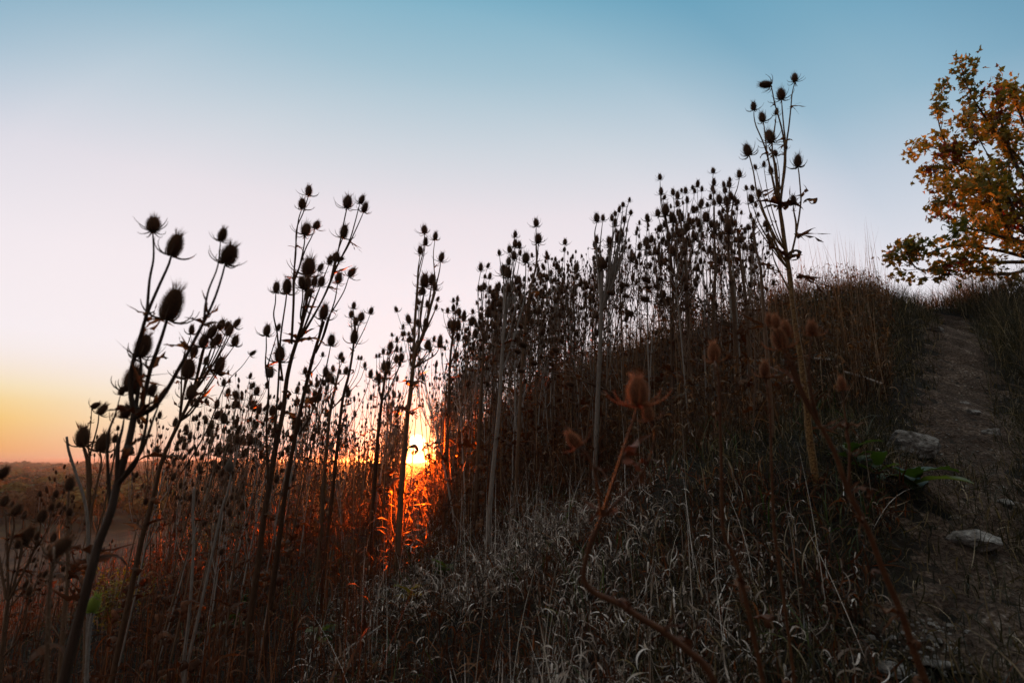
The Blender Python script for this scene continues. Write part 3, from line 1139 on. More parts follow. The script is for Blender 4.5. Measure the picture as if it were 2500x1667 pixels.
traced('tall teasel forking into two sprays of heads, a crumpled cup leaf at its fork', 2.3,
       [(754, 672), (748, 740), (738, 790), (726, 829), (711, 878), (700, 930), (692, 1000), (676, 1080), (664, 1150), (645, 1260), (630, 1380), (612, 1500)],
       [(754, 653, 44, 3, 1), (754, 466, 23, 0, [(740, 520), (724, 560), (722, 620), (716, 683), (716, 740), (711, 835)]),
        (738, 498, 24, 0, [(728, 540), (722, 600), (717, 683), (716, 740), (711, 838)]),
        (747, 561, 30, 3, [(742, 600), (731, 650), (719, 683), (717, 740), (712, 840)]), (773, 550, 21, 14, [(760, 580), (745, 610), (725, 670), (718, 690), (716, 740)]),
        (701, 700, 34, 3, [(697, 740), (688, 800), (684, 840), (678, 960), (668, 1060)]), (675, 702, 25, 2, [(672, 740), (668, 770), (676, 810), (680, 850), (690, 930)]),
        (737, 689, 25, -5, 2), (750, 693, 32, 3, 2), (768, 687, 21, 6, 2), (785, 687, 23, 3, 3), (756, 715, 19, 4, 3), (783, 653, 19, 18, 3), (806, 635, 21, 8, 3),
        (849, 494, 30, 3, [(842, 530), (830, 590), (815, 660), (805, 690), (780, 745), (735, 820)]), (883, 488, 21, 18, [(875, 510), (866, 545), (852, 590), (822, 650), (806, 690), (780, 745), (735, 822)]),
        (891, 507, 23, 15, [(878, 540), (862, 575), (850, 600), (825, 645), (806, 690), (780, 745), (735, 824)]),
        (840, 566, 30, 10, [(826, 610), (815, 650), (806, 690), (780, 745), (735, 824)]), (820, 627, 23, 5, [(812, 660), (806, 690)]), (831, 633, 15, 70, [(818, 650), (808, 685)]),
        (652, 807, 26, 0, [(650, 850), (648, 895), (656, 960), (650, 1060), (655, 1200)]), (680, 799, 15, 10, [(672, 830), (660, 870), (650, 905)]), (683, 865, 36, 2, [(680, 920), (675, 1000), (668, 1110)]), (712, 868, 12, 5)],
       r_px=(15, 6), slope=.05, leaves=[(726, 829, .10, 'cup', .1), (728, 832, .10, 'cup', 2.9), (750, 828, .08, 'scrap', 0), (719, 672, .045, 'scrap', -1), (666, 1095, .1, 'curl', 3), (806, 690, .03, 'scrap', 0), (692, 1010, .08, 'curl', 2)])
traced('teasel bending right with one large egg-shaped head beside the forked tall one', 2.5,
       [(791, 785), (780, 820), (768, 859), (753, 917), (734, 1000), (718, 1080), (700, 1180), (684, 1300), (668, 1420)],
       [(791, 762, 36, 5, 1), (827, 679, 26, 5, [(818, 730), (806, 768), (790, 820), (770, 860)]), (859, 665, 23, 30, [(840, 710), (820, 745), (802, 775), (785, 830), (770, 862)]), (809, 831, 25, 5, [(803, 865), (795, 900), (780, 950), (760, 1010), (730, 1060)]),
        (659, 909, 26, 2, [(655, 960), (650, 1050), (660, 1200)], 'bare'), (788, 865, 10, 0, 3), (745, 905, 16, 0, 3)], r_px=(13, 6), slope=.1,
       leaves=[(753, 917, .07, 'cup'), (760, 935, .06, 'scrap'), (735, 995, .07, 'scrap')])
traced('tall thick-stemmed teasel rising straight above the low sun', 3.2,
       [(1062, 712), (1048, 759), (1033, 818), (1015, 856), (1008, 900), (1002, 960), (994, 1020), (988, 1090), (980, 1180), (974, 1290)],
       [(1036, 561, 20, -5, [(1034, 610), (1022, 660), (1020, 700), (1012, 820), (1013, 860)]), (1039, 590, 18, 5, [(1034, 625), (1024, 670), (1019, 700), (1012, 790), (1013, 860)]), (1026, 611, 21, -6, [(1020, 660), (1018, 700), (1011, 800), (1013, 860)]),
        (1063, 577, 18, 6, [(1058, 620), (1060, 660), (1062, 690), (1050, 755)]), (1078, 628, 21, 10, [(1073, 660), (1066, 690), (1060, 710), (1049, 757)]),
        (1037, 685, 31, 0, [(1033, 730), (1025, 790), (1018, 850)]), (1055, 683, 24, 4, [(1050, 720), (1044, 765)]), (1062, 700, 18, 0, 1), (1033, 711, 18, -5, 2), (1026, 713, 13, -4, 2),
        (1043, 742, 15, 0, 2), (1069, 730, 11, 18, 2), (1065, 750, 13, 8, 2), (1040, 787, 18, 2, 3), (1010, 808, 16, -4, 4), (1001, 828, 15, -5, 4), (998, 815, 9, -5, 4), (1060, 827, 13, 3, 4), (1074, 838, 20, 6, 4), (1045, 842, 22, 3, 4), (1050, 853, 14, 3, 5), (1014, 852, 18, -2, 4)],
       r_px=(15, 6), leaves=[(1004, 935, .11, 'cup', 0), (1000, 1000, .12, 'curl', 3.1), (998, 1010, .12, 'cup', 1), (990, 1100, .12, 'curl', 0), (986, 1180, .12, 'curl', 3)])
traced('teasel with a rounded bunch of heads directly right of the thick sunlit stem', 4.1,
       [(1112, 800), (1104, 831), (1098, 894), (1095, 1000), (1091, 1100), (1088, 1190)],
       [(1117, 729, 12, 3), (1107, 733, 10, -2), (1116, 741, 10, 0), (1107, 752, 15, 0), (1121, 762, 17, 0), (1093, 758, 12, 0), (1134, 766, 14, -3, 2), (1080, 756, 7, -40, 1), (1098, 792, 18, 0, 1), (1105, 794, 21, 0, 1), (1119, 794, 23, 2, 1), (1146, 814, 12, 0, 2),
        (1156, 840, 13, 2, 3), (1119, 823, 18, 2, 2), (1112, 870, 12, 0, 3), (1086, 850, 10, -8, 2)], r_px=(10, 4), leaves=[(1098, 894, .09, 'cup'), (1097, 920, .07, 'scrap')])
traced('teasel with dark funnel-shaped cup leaf halfway up its stem', 3.9,
       [(1192, 780), (1181, 838), (1178, 900), (1172, 1000), (1167, 1100), (1162, 1210)],
       [(1174, 652, 18, 0, 1), (1192, 648, 11, 22, 1), (1196, 674, 14, 8, 1), (1183, 675, 8, 0, 1), (1182, 699, 17, 3, 1), (1169, 703, 12, -8, 1), (1175, 704, 14, 0, 1), (1195, 711, 11, 4, 0), (1204, 720, 14, 0, 0), (1209, 728, 14, 2, 1), (1204, 744, 23, 2, 1), (1192, 762, 22, 0, 1),
        (1162, 792, 11, -4, 2), (1161, 814, 21, -1, 2), (1200, 789, 13, 2, 1), (1174, 850, 14, 0, 2), (1205, 839, 13, 4, 2)], r_px=(10, 4),
       leaves=[(1181, 838, .09, 'cup'), (1179, 880, .10, 'cup'), (1177, 905, .07, 'scrap'), (1195, 850, .07, 'scrap')])
traced('bleached grey teasel stem reaching from the grass up into a packed spray of heads', 3.15,
       [(1238, 690), (1232, 767), (1227, 850), (1222, 930), (1218, 1000), (1206, 1120), (1196, 1230), (1192, 1290), (1200, 1370)],
       [(1258, 572, 15, 2, 1), (1258, 595, 19, 0, 1), (1268, 598, 17, 0, 1), (1244, 609, 17, -4, 1), (1255, 624, 19, 0, 1), (1270, 617, 13, 8, 1), (1242, 638, 17, 0, 1), (1219, 617, 13, -5, [(1222, 645), (1230, 690), (1232, 760)]), (1230, 660, 24, -2, 1), (1240, 665, 26, 2, 1),
        (1284, 630, 25, 2, [(1283, 680), (1278, 740), (1262, 800), (1240, 870), (1228, 900)]), (1242, 704, 18, 0, 2), (1261, 686, 15, 5, 1), (1266, 703, 13, 4, 2), (1222, 790, 12, -4, 3)],
       r_px=(13, 6), stem='pale_stem', leaves=[(1226, 845, .10, 'cup', 2.8), (1228, 860, .08, 'scrap'), (1224, 900, .08, 'scrap')])
traced('teasel whose two lone heads stick up above the crowd left of centre right', 3.8,
       [(1309, 600), (1309, 648), (1293, 714), (1282, 800), (1274, 900), (1268, 1020), (1263, 1120)],
       [(1309, 544, 20, 0, 0), (1314, 583, 23, 2, [(1313, 620), (1309, 650)]), (1278, 735, 18, 0, 3), (1320, 690, 13, 6, 2), (1290, 760, 16, 0, 3)], r_px=(9, 4), leaves=[(1309, 648, .06, 'scrap'), (1312, 640, .05, 'scrap', 0), (1290, 735, .08, 'cup')])
traced('bleached teasel splitting into a V of wavy branches, one big head in the V', 3.7,
       [(1469, 660), (1468, 752), (1465, 847), (1460, 950), (1456, 1060), (1451, 1170)],
       [(1457, 532, 19, -3, [(1452, 570), (1455, 610), (1462, 680), (1467, 740)]), (1472, 532, 15, 3, [(1469, 560), (1465, 610), (1468, 690), (1468, 745)]), (1457, 585, 17, 0, [(1459, 640), (1467, 745)]), (1487, 587, 19, 2, [(1486, 640), (1480, 700), (1470, 750)]), (1508, 583, 19, 0, [(1508, 625), (1496, 690), (1471, 752)]),
        (1494, 532, 15, 0, [(1496, 565), (1490, 640), (1471, 752)]), (1502, 522, 12, 0, 1), (1512, 511, 14, 8, 1), (1521, 500, 12, 0, [(1518, 530), (1510, 590), (1472, 752)]), (1537, 488, 10, 6, [(1530, 510), (1522, 560), (1475, 750)]), (1540, 519, 12, 10, [(1533, 545), (1520, 620), (1475, 752)]),
        (1524, 536, 14, 0, 1), (1502, 544, 18, 0, 1), (1521, 572, 12, 0, 1), (1530, 560, 10, 6, 1), (1521, 608, 16, 0, 2), (1469, 643, 28, 0, 0)], r_px=(12, 8), stem='pale_stem', leaves=[(1463, 850, .05, 'scrap'), (1468, 752, .05, 'scrap')])
traced('teasel with one head alone at its tip, tall above the crest right of centre', 3.8,
       [(1626, 535), (1636, 614), (1642, 694), (1642, 802), (1640, 900), (1638, 1000)],
       [(1611, 432, 13, 0, [(1612, 455), (1614, 500), (1626, 545)]), (1614, 467, 17, 2, [(1617, 500), (1626, 545)]), (1622, 482, 11, 20, 0), (1625, 513, 27, 3, 0), (1606, 520, 17, 0, 1), (1642, 532, 23, 0, 1), (1609, 559, 15, 2, 1), (1643, 469, 15, 0, 1), (1652, 560, 14, 0, 2)],
       r_px=(9, 5), leaves=[(1637, 616, .08, 'cup'), (1640, 612, .08, 'cup'), (1642, 694, .07, 'scrap'), (1642, 780, .09, 'curl')])
traced('teasel with an even fan of heads between two taller ones on the crest', 4.1,
       [(1668, 575), (1671, 614), (1676, 694), (1680, 790), (1682, 900), (1683, 1000)],
       [(1654, 477, 17, 0), (1654, 497, 15, 0), (1664, 465, 9, 0), (1674, 465, 14, 0), (1678, 488, 15, 0), (1696, 466, 11, 0), (1663, 530, 21, 0), (1684, 541, 17, 2), (1676, 553, 16, 0), (1701, 510, 12, 4), (1713, 495, 10, 4), (1701, 536, 12, 3), (1655, 590, 12, 0)],
       r_px=(9, 4), leaves=[(1671, 614, .09, 'cup'), (1676, 694, .09, 'cup'), (1680, 760, .07, 'curl')])
traced('teasel carrying heads stacked one above another on a straight crest stem', 4.0,
       [(1743, 505), (1744, 580), (1747, 656), (1742, 733), (1741, 830), (1742, 930)],
       [(1741, 417, 13, 0, 0), (1743, 445, 16, 0, 0), (1743, 468, 11, 0, 0), (1743, 495, 13, 0, 1), (1724, 530, 23, 0, 1), (1711, 555, 16, 0, 2), (1745, 562, 17, 0, 2), (1736, 547, 17, 0, 1), (1727, 500, 11, 0, 1), (1756, 520, 12, 4, 1)], r_px=(9, 4), leaves=[(1747, 656, .08, 'cup'), (1742, 733, .09, 'curl')])
traced('bushy teasel with a thick knot of heads near the top of the crest', 3.8,
       [(1776, 520), (1778, 618), (1786, 690), (1792, 760), (1796, 860), (1800, 960)],
       [(1805, 425, 19, 3, [(1800, 460), (1793, 480), (1786, 520), (1778, 610)]), (1782, 438, 11, 0, 0), (1780, 450, 16, 0, 0), (1767, 450, 13, -3, 0), (1770, 464, 15, 0, 0), (1756, 487, 23, -3, 0), (1774, 491, 24, 0, 0), (1793, 486, 14, 3, 0), (1802, 493, 13, 6, 1), (1784, 478, 17, 0, 0), (1763, 534, 16, -3, 1), (1778, 557, 27, 0, 1), (1795, 545, 14, 3, 1), (1760, 575, 14, 0, 1)],
       r_px=(12, 5), leaves=[(1806, 570, .07, 'curl'), (1780, 640, .08, 'cup'), (1790, 700, .08, 'scrap')])
traced('slim teasel leaning left with dark shrivelled leaves, left of the tallest one', 3.6,
       [(1800, 560), (1806, 620), (1815, 690), (1824, 760), (1830, 850), (1836, 930)],
       [(1819, 563, 14, 0, [(1815, 600), (1812, 660)]), (1827, 555, 14, 0, [(1826, 600), (1818, 670)]), (1790, 520, 13, -5, 0)], r_px=(9, 5), leaves=[(1805, 570, .10, 'cup'), (1806, 580, .07, 'curl'), (1810, 640, .10, 'cup'), (1812, 690, .09, 'curl')])
traced('tallest teasel of all, forked sprays of spiny heads on a mottled orange stem', 2.25,
       [(1892, 399), (1903, 505), (1909, 546), (1918, 613), (1926, 660), (1932, 718), (1937, 758), (1944, 809), (1954, 870), (1962, 934), (1969, 980), (1974, 1051), (1985, 1130)],
       [(1880, 334, 35, -6, [(1886, 372), (1892, 402)]),
        (1869, 207, 25, -84, [(1886, 225), (1892, 255), (1905, 300), (1913, 338), (1916, 380), (1912, 440), (1905, 500)]),
        (1940, 191, 24, 10, [(1934, 230), (1931, 262), (1926, 310), (1921, 345), (1916, 400), (1911, 450), (1905, 502)]),
        (1907, 231, 27, 2, [(1910, 270), (1914, 315), (1917, 343), (1915, 400), (1910, 450), (1905, 502)]),
        (1896, 273, 15, 12, [(1893, 300), (1889, 330)]),
        (1840, 260, 19, -2, [(1841, 285), (1846, 308), (1862, 345), (1873, 378), (1884, 427), (1895, 480), (1903, 503)]),
        (1861, 287, 24, -4, [(1867, 320), (1873, 375), (1884, 425), (1896, 480), (1903, 503)]),
        (1825, 367, 28, -10, [(1832, 390), (1840, 422), (1846, 460), (1851, 482), (1869, 530), (1888, 580), (1905, 618), (1920, 640)]),
        (1948, 394, 29, 2, [(1951, 427), (1955, 475), (1955, 496), (1949, 542), (1941, 584), (1932, 620), (1922, 642)]),
        (1937, 489, 22, -3, [(1937, 510), (1943, 542), (1944, 568)]),
        (1882, 416, 17, -4, 1), (1893, 374, 16, -4, 1), (1919, 360, 11, 0, 1), (1844, 408, 13, -6, 3), (1865, 401, 13, 8, 3), (1900, 457, 17, 0, 2), (1853, 472, 18, 0, 3), (1834, 486, 20, -4, 4),
        (1837, 459, 13, -4, 3), (1822, 459, 10, -10, 4), (1881, 588, 22, -3, 5), (1870, 546, 14, -4, 4), (1873, 560, 13, 0, 4)],
       r_px=(17, 7), slope=-.05, stem='mottled_stem',
       leaves=[(1903, 502, .11, 'cup', .1), (1904, 506, .10, 'cup', 2.9), (1915, 512, .08, 'scrap', 0), (1955, 478, .10, 'scrap', 0), (1957, 496, .07, 'curl', .2), (1946, 580, .08, 'scrap', .1), (1920, 625, .09, 'curl', 0), (1918, 628, .09, 'cup', .3),
               (1945, 676, .09, 'scrap', .1), (1875, 378, .04, 'cup', 0), (1917, 343, .045, 'cup', 0), (1852, 474, .07, 'scrap', .2), (1892, 256, .04, 'scrap', 2), (1931, 262, .05, 'scrap', 0), (1970, 985, .08, 'scrap', 0), (1974, 1051, .11, 'scrap', .2), (1955, 870, .06, 'cup', 0)])
traced('thin dark teasel stem standing close right of the tallest one', 2.6,
       [(1838, 560), (1846, 610), (1856, 650), (1860, 700), (1864, 760), (1872, 860)],
       [(1845, 500, 13, 0, 0), (1851, 524, 10, 0, 0), (1822, 458, 10, -6, 0), (1888, 600, 14, 3, 2), (1840, 540, 11, 0, 1)], r_px=(9, 4), leaves=[(1856, 645, .07, 'scrap'), (1844, 562, .06, 'scrap'), (1860, 700, .06, 'curl')])
traced('blurred rust-brown teasel low in front of the grass, one big head and a crooked stem', .72,
       [(1469, 1262), (1452, 1300), (1437, 1340), (1425, 1404), (1447, 1443), (1510, 1472), (1560, 1505), (1613, 1536), (1670, 1580), (1721, 1624), (1760, 1700)],
       [(1557, 957, 62, 2, [(1545, 1030), (1515, 1120), (1488, 1203), (1470, 1260)]), (1582, 1008, 34, -8, [(1598, 1061), (1584, 1125), (1540, 1189), (1474, 1258)]), (1400, 1074, 36, -35, [(1425, 1100), (1447, 1135), (1461, 1194), (1468, 1258)])],
       r_px=(17, 10), stem='rust_stem', rust=True, leaves=[(1475, 1255, .06, 'scrap', 0), (1470, 1250, .05, 'scrap', 1.8), (1500, 1470, .05, 'curl', 0), (1490, 1465, .06, 'cup', 0), (1620, 1540, .07, 'scrap', -.5), (1640, 1570, .06, 'curl', 1)])
traced('blurred rusty teasel slanting to the lower right corner, four dark heads bunched on top', .86,
       [(2000, 1038), (2010, 1050), (2040, 1110), (2069, 1194), (2118, 1291), (2157, 1394), (2201, 1497), (2230, 1585), (2255, 1650), (2275, 1700)],
       [(1894, 784, 27, 0, [(1905, 820), (1923, 870), (1944, 930), (1970, 990), (1998, 1036)]), (1917, 803, 32, 6, [(1923, 847), (1944, 908), (1965, 974), (2000, 1036)]), (1903, 828, 44, -8, [(1925, 870), (1950, 930), (1974, 985), (2000, 1038)]), (1877, 782, 24, -5, [(1900, 830), (1925, 890), (1960, 970), (1998, 1038)]),
        (1982, 802, 30, 4, [(1978, 850), (1975, 910), (1985, 980), (2003, 1040)]), (2055, 937, 28, 2, [(2060, 990), (2067, 1037), (2074, 1105), (2072, 1192)])],
       r_px=(17, 9), stem='rust_stem', rust=True, leaves=[(2008, 1045, .06, 'scrap', 0), (2070, 1196, .06, 'cup', 0), (2078, 1200, .06, 'curl', 0), (2100, 1270, .06, 'scrap'), (2066, 1040, .05, 'scrap', 0), (2158, 1400, .06, 'curl', 3), (2200, 1500, .07, 'scrap', 3.1), (2072, 1110, .04, 'scrap')])
traced('single blurred teasel head on a thin rusty stem left of the bunched four', 1.0,
       [(1872, 935), (1880, 1005), (1884, 1150), (1890, 1290), (1905, 1400)], [(1867, 902, 34, 6, 0)], r_px=(7, 5), stem='rust_stem', rust=True, leaves=[(1882, 1010, .05, 'scrap')])
traced('single blurred teasel head on a rusty stem bent at its foot, middle right', .95,
       [(1748, 895), (1755, 930), (1760, 1096), (1765, 1291), (1789, 1350), (1809, 1414), (1826, 1487), (1850, 1600)], [(1743, 862, 40, -2, 0)], r_px=(11, 6), stem='rust_stem', rust=True, leaves=[(1758, 1010, .05, 'scrap'), (1790, 1350, .05, 'scrap'), (1812, 1430, .05, 'curl')])
traced('out-of-focus teasel head leaning right low at the left edge in front of the field', .85,
       [(130, 1366), (124, 1410), (120, 1463), (117, 1543), (113, 1690)], [(147, 1337, 50, 38, 0)], r_px=(9, 6), leaves=[(128, 1370, .03, 'scrap')])
traced('teasel at the extreme left edge with blurred heads over the ploughed field', 1.45,
       [(20, 1463), (12, 1530), (2, 1620), (-5, 1680)],
       [(66, 1308, 38, 20, [(52, 1350), (36, 1420), (20, 1462)]), (44, 1328, 18, 8, [(38, 1370), (28, 1420), (20, 1462)]), (11, 1223, 22, 0, [(14, 1260), (18, 1340), (20, 1460)]), (40, 1244, 25, 12, [(34, 1290), (20, 1350), (17, 1380)]), (103, 1259, 27, 8, [(98, 1290), (88, 1330), (60, 1390), (22, 1462)]), (126, 1237, 17, 8, [(122, 1270), (112, 1300), (90, 1335)]), (90, 1309, 17, 10, [(85, 1335), (60, 1390)]),
        (8, 1154, 26, 30, [(-6, 1200), (-10, 1300), (15, 1460)]), (63, 1425, 16, 20, [(50, 1450), (25, 1480)]), (72, 1442, 20, 5, [(66, 1480), (50, 1550), (10, 1600)])], r_px=(12, 7), leaves=[(20, 1462, .05, 'cup'), (32, 1450, .05, 'curl'), (88, 1335, .03, 'scrap')])
traced('short teasel with one round head in front of the valley trees', 1.55,
       [(168, 1200), (166, 1253), (165, 1330), (166, 1410), (162, 1450), (157, 1503), (150, 1600)],
       [(170, 1182, 28, 2, 0), (170, 1249, 17, 3, 2), (154, 1388, 12, 5, 4), (110, 1400, 15, 20, [(102, 1430), (96, 1480), (150, 1560)])], r_px=(10, 5), leaves=[(170, 1412, .07, 'scrap', 0), (164, 1416, .08, 'cup', 2.8), (170, 1275, .03, 'scrap')])
traced('pale split-stemmed teasel with two big oval heads left of the near leaning one', 1.75,
       [(206, 1095), (214, 1131), (217, 1233), (216, 1310), (213, 1400), (210, 1520), (208, 1660)],
       [(202, 1067, 42, -5, 0, 'dry'), (252, 1081, 40, 8, [(247, 1130), (235, 1190), (222, 1260), (214, 1400)]), (233, 990, 18, 55, [(222, 1030), (216, 1080), (218, 1110), (222, 1160), (218, 1240)]), (250, 1000, 25, 25, [(238, 1040), (225, 1090), (219, 1120), (220, 1180), (218, 1240)]), (281, 1071, 17, 0, [(279, 1100), (268, 1180), (240, 1290), (214, 1400)]), (288, 1045, 10, 0, [(286, 1075), (278, 1120), (250, 1260)])],
       r_px=(10, 7), stem='stem', leaves=[(217, 1115, .035, 'scrap'), (216, 1035, .03, 'scrap', 0), (212, 1400, .06, 'scrap')])
traced('snapped bare grey stalk with a forked tip, left of the near leaning teasel', 1.72,
       [(163, 1066), (168, 1100), (184, 1151), (209, 1232), (216, 1330), (215, 1500), (212, 1650)], [], r_px=(8, 5), stem='pale_stem', prick=False, name='dead_stalk', reach=True)
traced('bleached stalk with one small grey head slanting over the brown thicket', 1.9,
       [(564, 1160), (556, 1200), (540, 1250), (500, 1436), (463, 1596), (455, 1640)], [(561, 1138, 25, -3, 0, 'bare')], r_px=(8, 4), stem='pale_stem')
traced('kinked grey dead stalk standing alone in the lower left thicket', 1.9,
       [(474, 1190), (471, 1250), (473, 1330), (463, 1489), (449, 1609), (446, 1660)], [], r_px=(8, 5), stem='pale_stem', name='dead_stalk', prick=False)
traced('teasel with the one still green-yellow head, low at left', 1.35,
       [(227, 1496), (220, 1530), (214, 1600), (210, 1670)], [(229, 1474, 34, 10, 0, 'green')], r_px=(8, 6), stem='pale_stem')
traced('teasel of five close heads under the forked tall spray, right side', 3.4,
       [(866, 790), (864, 836), (853, 909), (837, 974), (825, 1080), (812, 1200)],
       [(864, 746, 15, 2), (858, 767, 16, 0), (882, 774, 21, 4), (869, 785, 19, 0), (906, 759, 15, 12, [(895, 790), (885, 812), (866, 850)]), (865, 823, 29, 3, 2)], r_px=(9, 4), leaves=[(862, 856, .06, 'scrap'), (853, 909, .06, 'curl')])
traced('teasel with loose scattered heads left of the thick sunlit stem', 4.1,
       [(945, 880), (940, 920), (932, 980), (924, 1050), (916, 1150)],
       [(984, 798, 11, 6, 1), (957, 817, 8, -15, 0), (969, 829, 13, 0, 0), (953, 843, 12, 0, 0), (969, 852, 14, 0, 1), (979, 853, 11, 4, 1), (936, 858, 13, -3, 1), (953, 857, 12, 0, 1), (919, 869, 9, -6, 2), (926, 868, 9, 0, 2), (947, 892, 20, 3, 1), (937, 894, 20, -2, 1), (925, 922, 19, -2, 2), (980, 873, 19, 3, 2), (976, 888, 13, 0, 2)], r_px=(10, 4), leaves=[(940, 925, .07, 'cup')])
traced('teasel with many small heads in a loose cloud below the forked tall one', 3.5,
       [(828, 900), (820, 940), (807, 1000), (797, 1100), (790, 1200)],
       [(832, 869, 16, 12, 0), (837, 878, 13, 10, 0), (845, 905, 17, 5, 1), (795, 907, 21, 0, 2), (812, 928, 17, 0, 2), (768, 963, 17, -4, 3), (780, 970, 15, -2, 3), (801, 926, 12, 0, 2), (814, 901, 12, 0, 1), (875, 873, 9, 0, 2), (882, 874, 9, 6, 2), (891, 891, 13, 0, 2), (905, 913, 17, 0, 3), (848, 950, 15, 0, 3)], r_px=(10, 4), leaves=[(820, 940, .07, 'cup'), (805, 1005, .07, 'curl')])
#--SCATTER--
SKY_U = [-100, 100, 200, 300, 450, 560, 640, 750, 850, 950, 1050, 1150, 1250, 1350, 1450, 1550, 1650, 1750, 1830, 1900, 1960]
SKY_V = [1250, 1150, 1040, 1000, 940, 915, 905, 870, 840, 810, 770, 750, 690, 640, 615, 585, 520, 500, 530, 680, 760]


def zone_label(u, d):
    if u < 450:
        return 'a'
    return ''


LAND = [(-9999, 300, 'beside the big leaning teasel at the left edge'), (300, 560, 'under the dense bunch of small heads'), (560, 700, 'left of the forked tall teasel'),
        (700, 830, 'right below the forked tall teasel'), (830, 960, 'left of the low sun'), (960, 1060, 'in front of the low sun'), (1060, 1150, 'just right of the low sun'),
        (1150, 1260, 'around the tall bleached stem'), (1260, 1400, 'between the two bleached stems'), (1400, 1520, 'around the V-branched bleached teasel'),
        (1520, 1700, 'under the even fan on the crest'), (1700, 9999, 'left of the tallest teasel')]
NUMW = 'no one two three four five six seven eight nine ten eleven twelve thirteen fourteen fifteen sixteen seventeen eighteen nineteen twenty'.split()


def land(u):
    for a, b_, t in LAND:
        if a <= u < b_:
            return t


def scatter_spots(n, ylo, yhi, g, power=1.0, ulo=60):
    out = []
    tries = 0
    while len(out) < n and tries < 200000:
        tries += 1
        y = (ylo ** power + g.random() * (yhi ** power - ylo ** power)) ** (1 / power)
        u = g.uniform(ulo, 1930)
        x = (u - 1250) / FPX * y
        r = math.hypot(x, y)
        rr = np.interp(math.atan2(x, y), RA, RR)
        if r > rr * 1.04:
            continue
        z = float(ground(x, y))
        uu, vv, d = proj(np.array([x, y, z]))
        # the open grass in front stays clear
        if uu > 1180 and vv > 1275 - max(0, uu - 1180) * .28:
            continue
        if uu > 1880 and vv > 820:
            continue
        if uu > 700 and vv > 1400:
            continue
        if any((x - a) ** 2 + (y - b_) ** 2 < (.10 + .01 * y) ** 2 for a, b_, _, _, _ in out[-200:]):
            continue
        top = np.interp(uu, SKY_U, SKY_V)
        Hmax = 1.05 * (vv - top) / FPX * d
        H = min(2.0, Hmax) * (g.uniform(.55, 1.0) if uu < 1120 else 1.06 * (1 - .5 * g.random() ** 1.5))
        if g.random() < ((.62 if y < 5 else .88) if uu < 350 else (.12 if uu < 1120 else (.25 if uu < 1400 else .50))):
            continue
        if H < .42:
            continue
        vt = vv - H / d * FPX
        if abs(uu - 1018) < 9 or (abs(uu - 1018) < .24 / y * FPX + 8 and vt < 1104 and vt + .5 * (vv - vt) > 1056):
            continue
        out.append((x, y, z, H, uu))
    return out


def describe(u, y, H, nh, lean):
    h = 'short' if H < .95 else ('waist-high' if H < 1.35 else 'tall')
    n = NUMW[nh] + '-headed' if nh <= 20 else ''
    dist = 'near ' if y < 3.9 else ('' if y < 5.5 else 'distant ')
    ln = '' if abs(lean) < .035 else (' leaning right,' if lean > 0 else ' leaning left,')
    t = land(u)
    if H < .7 and nh > 20:
        h = 'very short'
    if H > 1.65:
        h = 'very tall'
    st = ' strongly' if abs(lean) > .11 else ''
    ln = ln.replace(' leaning', st + ' leaning')
    return f'{dist}{h} {n} teasel{ln or ","} {t}'.replace('  ', ' '), f'teasels standing {t}'


gs = np.random.default_rng(11)
allsp = scatter_spots(75, 3.2, 6.8, gs, 1.3, 1170) + scatter_spots(120, 2.6, 5.6, gs, 1.6) + scatter_spots(290, 5.0, 11.0, gs, 1.7) + scatter_spots(560, 8.0, 20.0, gs, 1.7)
allsp.sort(key=lambda q: -q[3] / q[1])
near, mid, farp = allsp[:115], allsp[115:262], allsp[262:]

protos = [make_teasel('teasel_plant', np.random.default_rng(500 + k), 1.6, 1, 'x', 'y', 'pale_stem' if k % 3 == 1 else 'stem') for k in range(9)]


def copy_thing(root):
    r = root.copy()
    C.objects.link(r)
    for ch in root.children:
        c = ch.copy()
        C.objects.link(c)
        c.parent = r
    return r


for i, (x, y, z, H, uu) in enumerate(near):
    o = protos[i] if i < len(protos) else copy_thing(protos[i % len(protos)])
    o.location = (x, y, z - .02)
    s = H / 1.6
    o.scale = (max(s, .8),) * 2 + (s,)
    s2 = (s + max(s, .8)) / 2
    o.scale = (s2, s2, s)
    o.rotation_euler = (gs.normal(0, .08), gs.normal(0.03, .09), gs.random() * 6.28)
    # the stand at the left leans a little to the right
    if uu < 900:
        o.rotation_euler = (0, 0, 0)
        o.rotation_mode = 'QUATERNION'
        q = Quaternion((0, 1, 0), R(gs.normal(7, 4))) @ Quaternion((0, 0, 1), gs.random() * 6.28)
        o.rotation_quaternion = q
    ups = (o.rotation_quaternion if o.rotation_mode == 'QUATERNION' else o.rotation_euler.to_quaternion()) @ Vector((0, 0, 1))
    lb, gr = describe(uu, y, H, sum(c.name.startswith('seed_head') for c in o.children), ups.x)
    tag(o, lb, 'teasel', gr)

far_nh = [21] * 12
far_mesh = [teasel_arrays(np.random.default_rng(700 + k), 1.6).mesh('teasel_plant', [M['pale_stem' if k % 4 == 2 else 'stem'], M['head'], M['leaf']]) for k in range(12)]
for i, (x, y, z, H, uu) in enumerate(mid):
    o = bpy.data.objects.new('teasel_plant', far_mesh[i % 12])
    C.objects.link(o)
    o.location = (x, y, z - .02)
    s = H / 1.6
    s2 = (s + max(s, .8)) / 2
    o.scale = (s2, s2, s)
    o.rotation_euler = (gs.normal(0, .07), gs.normal(.03, .08), gs.random() * 6.28)
    lb, gr = describe(uu, y, H, far_nh[i % 12], (o.rotation_euler.to_quaternion() @ Vector((0, 0, 1))).x)
    tag(o, lb, 'teasel', gr)

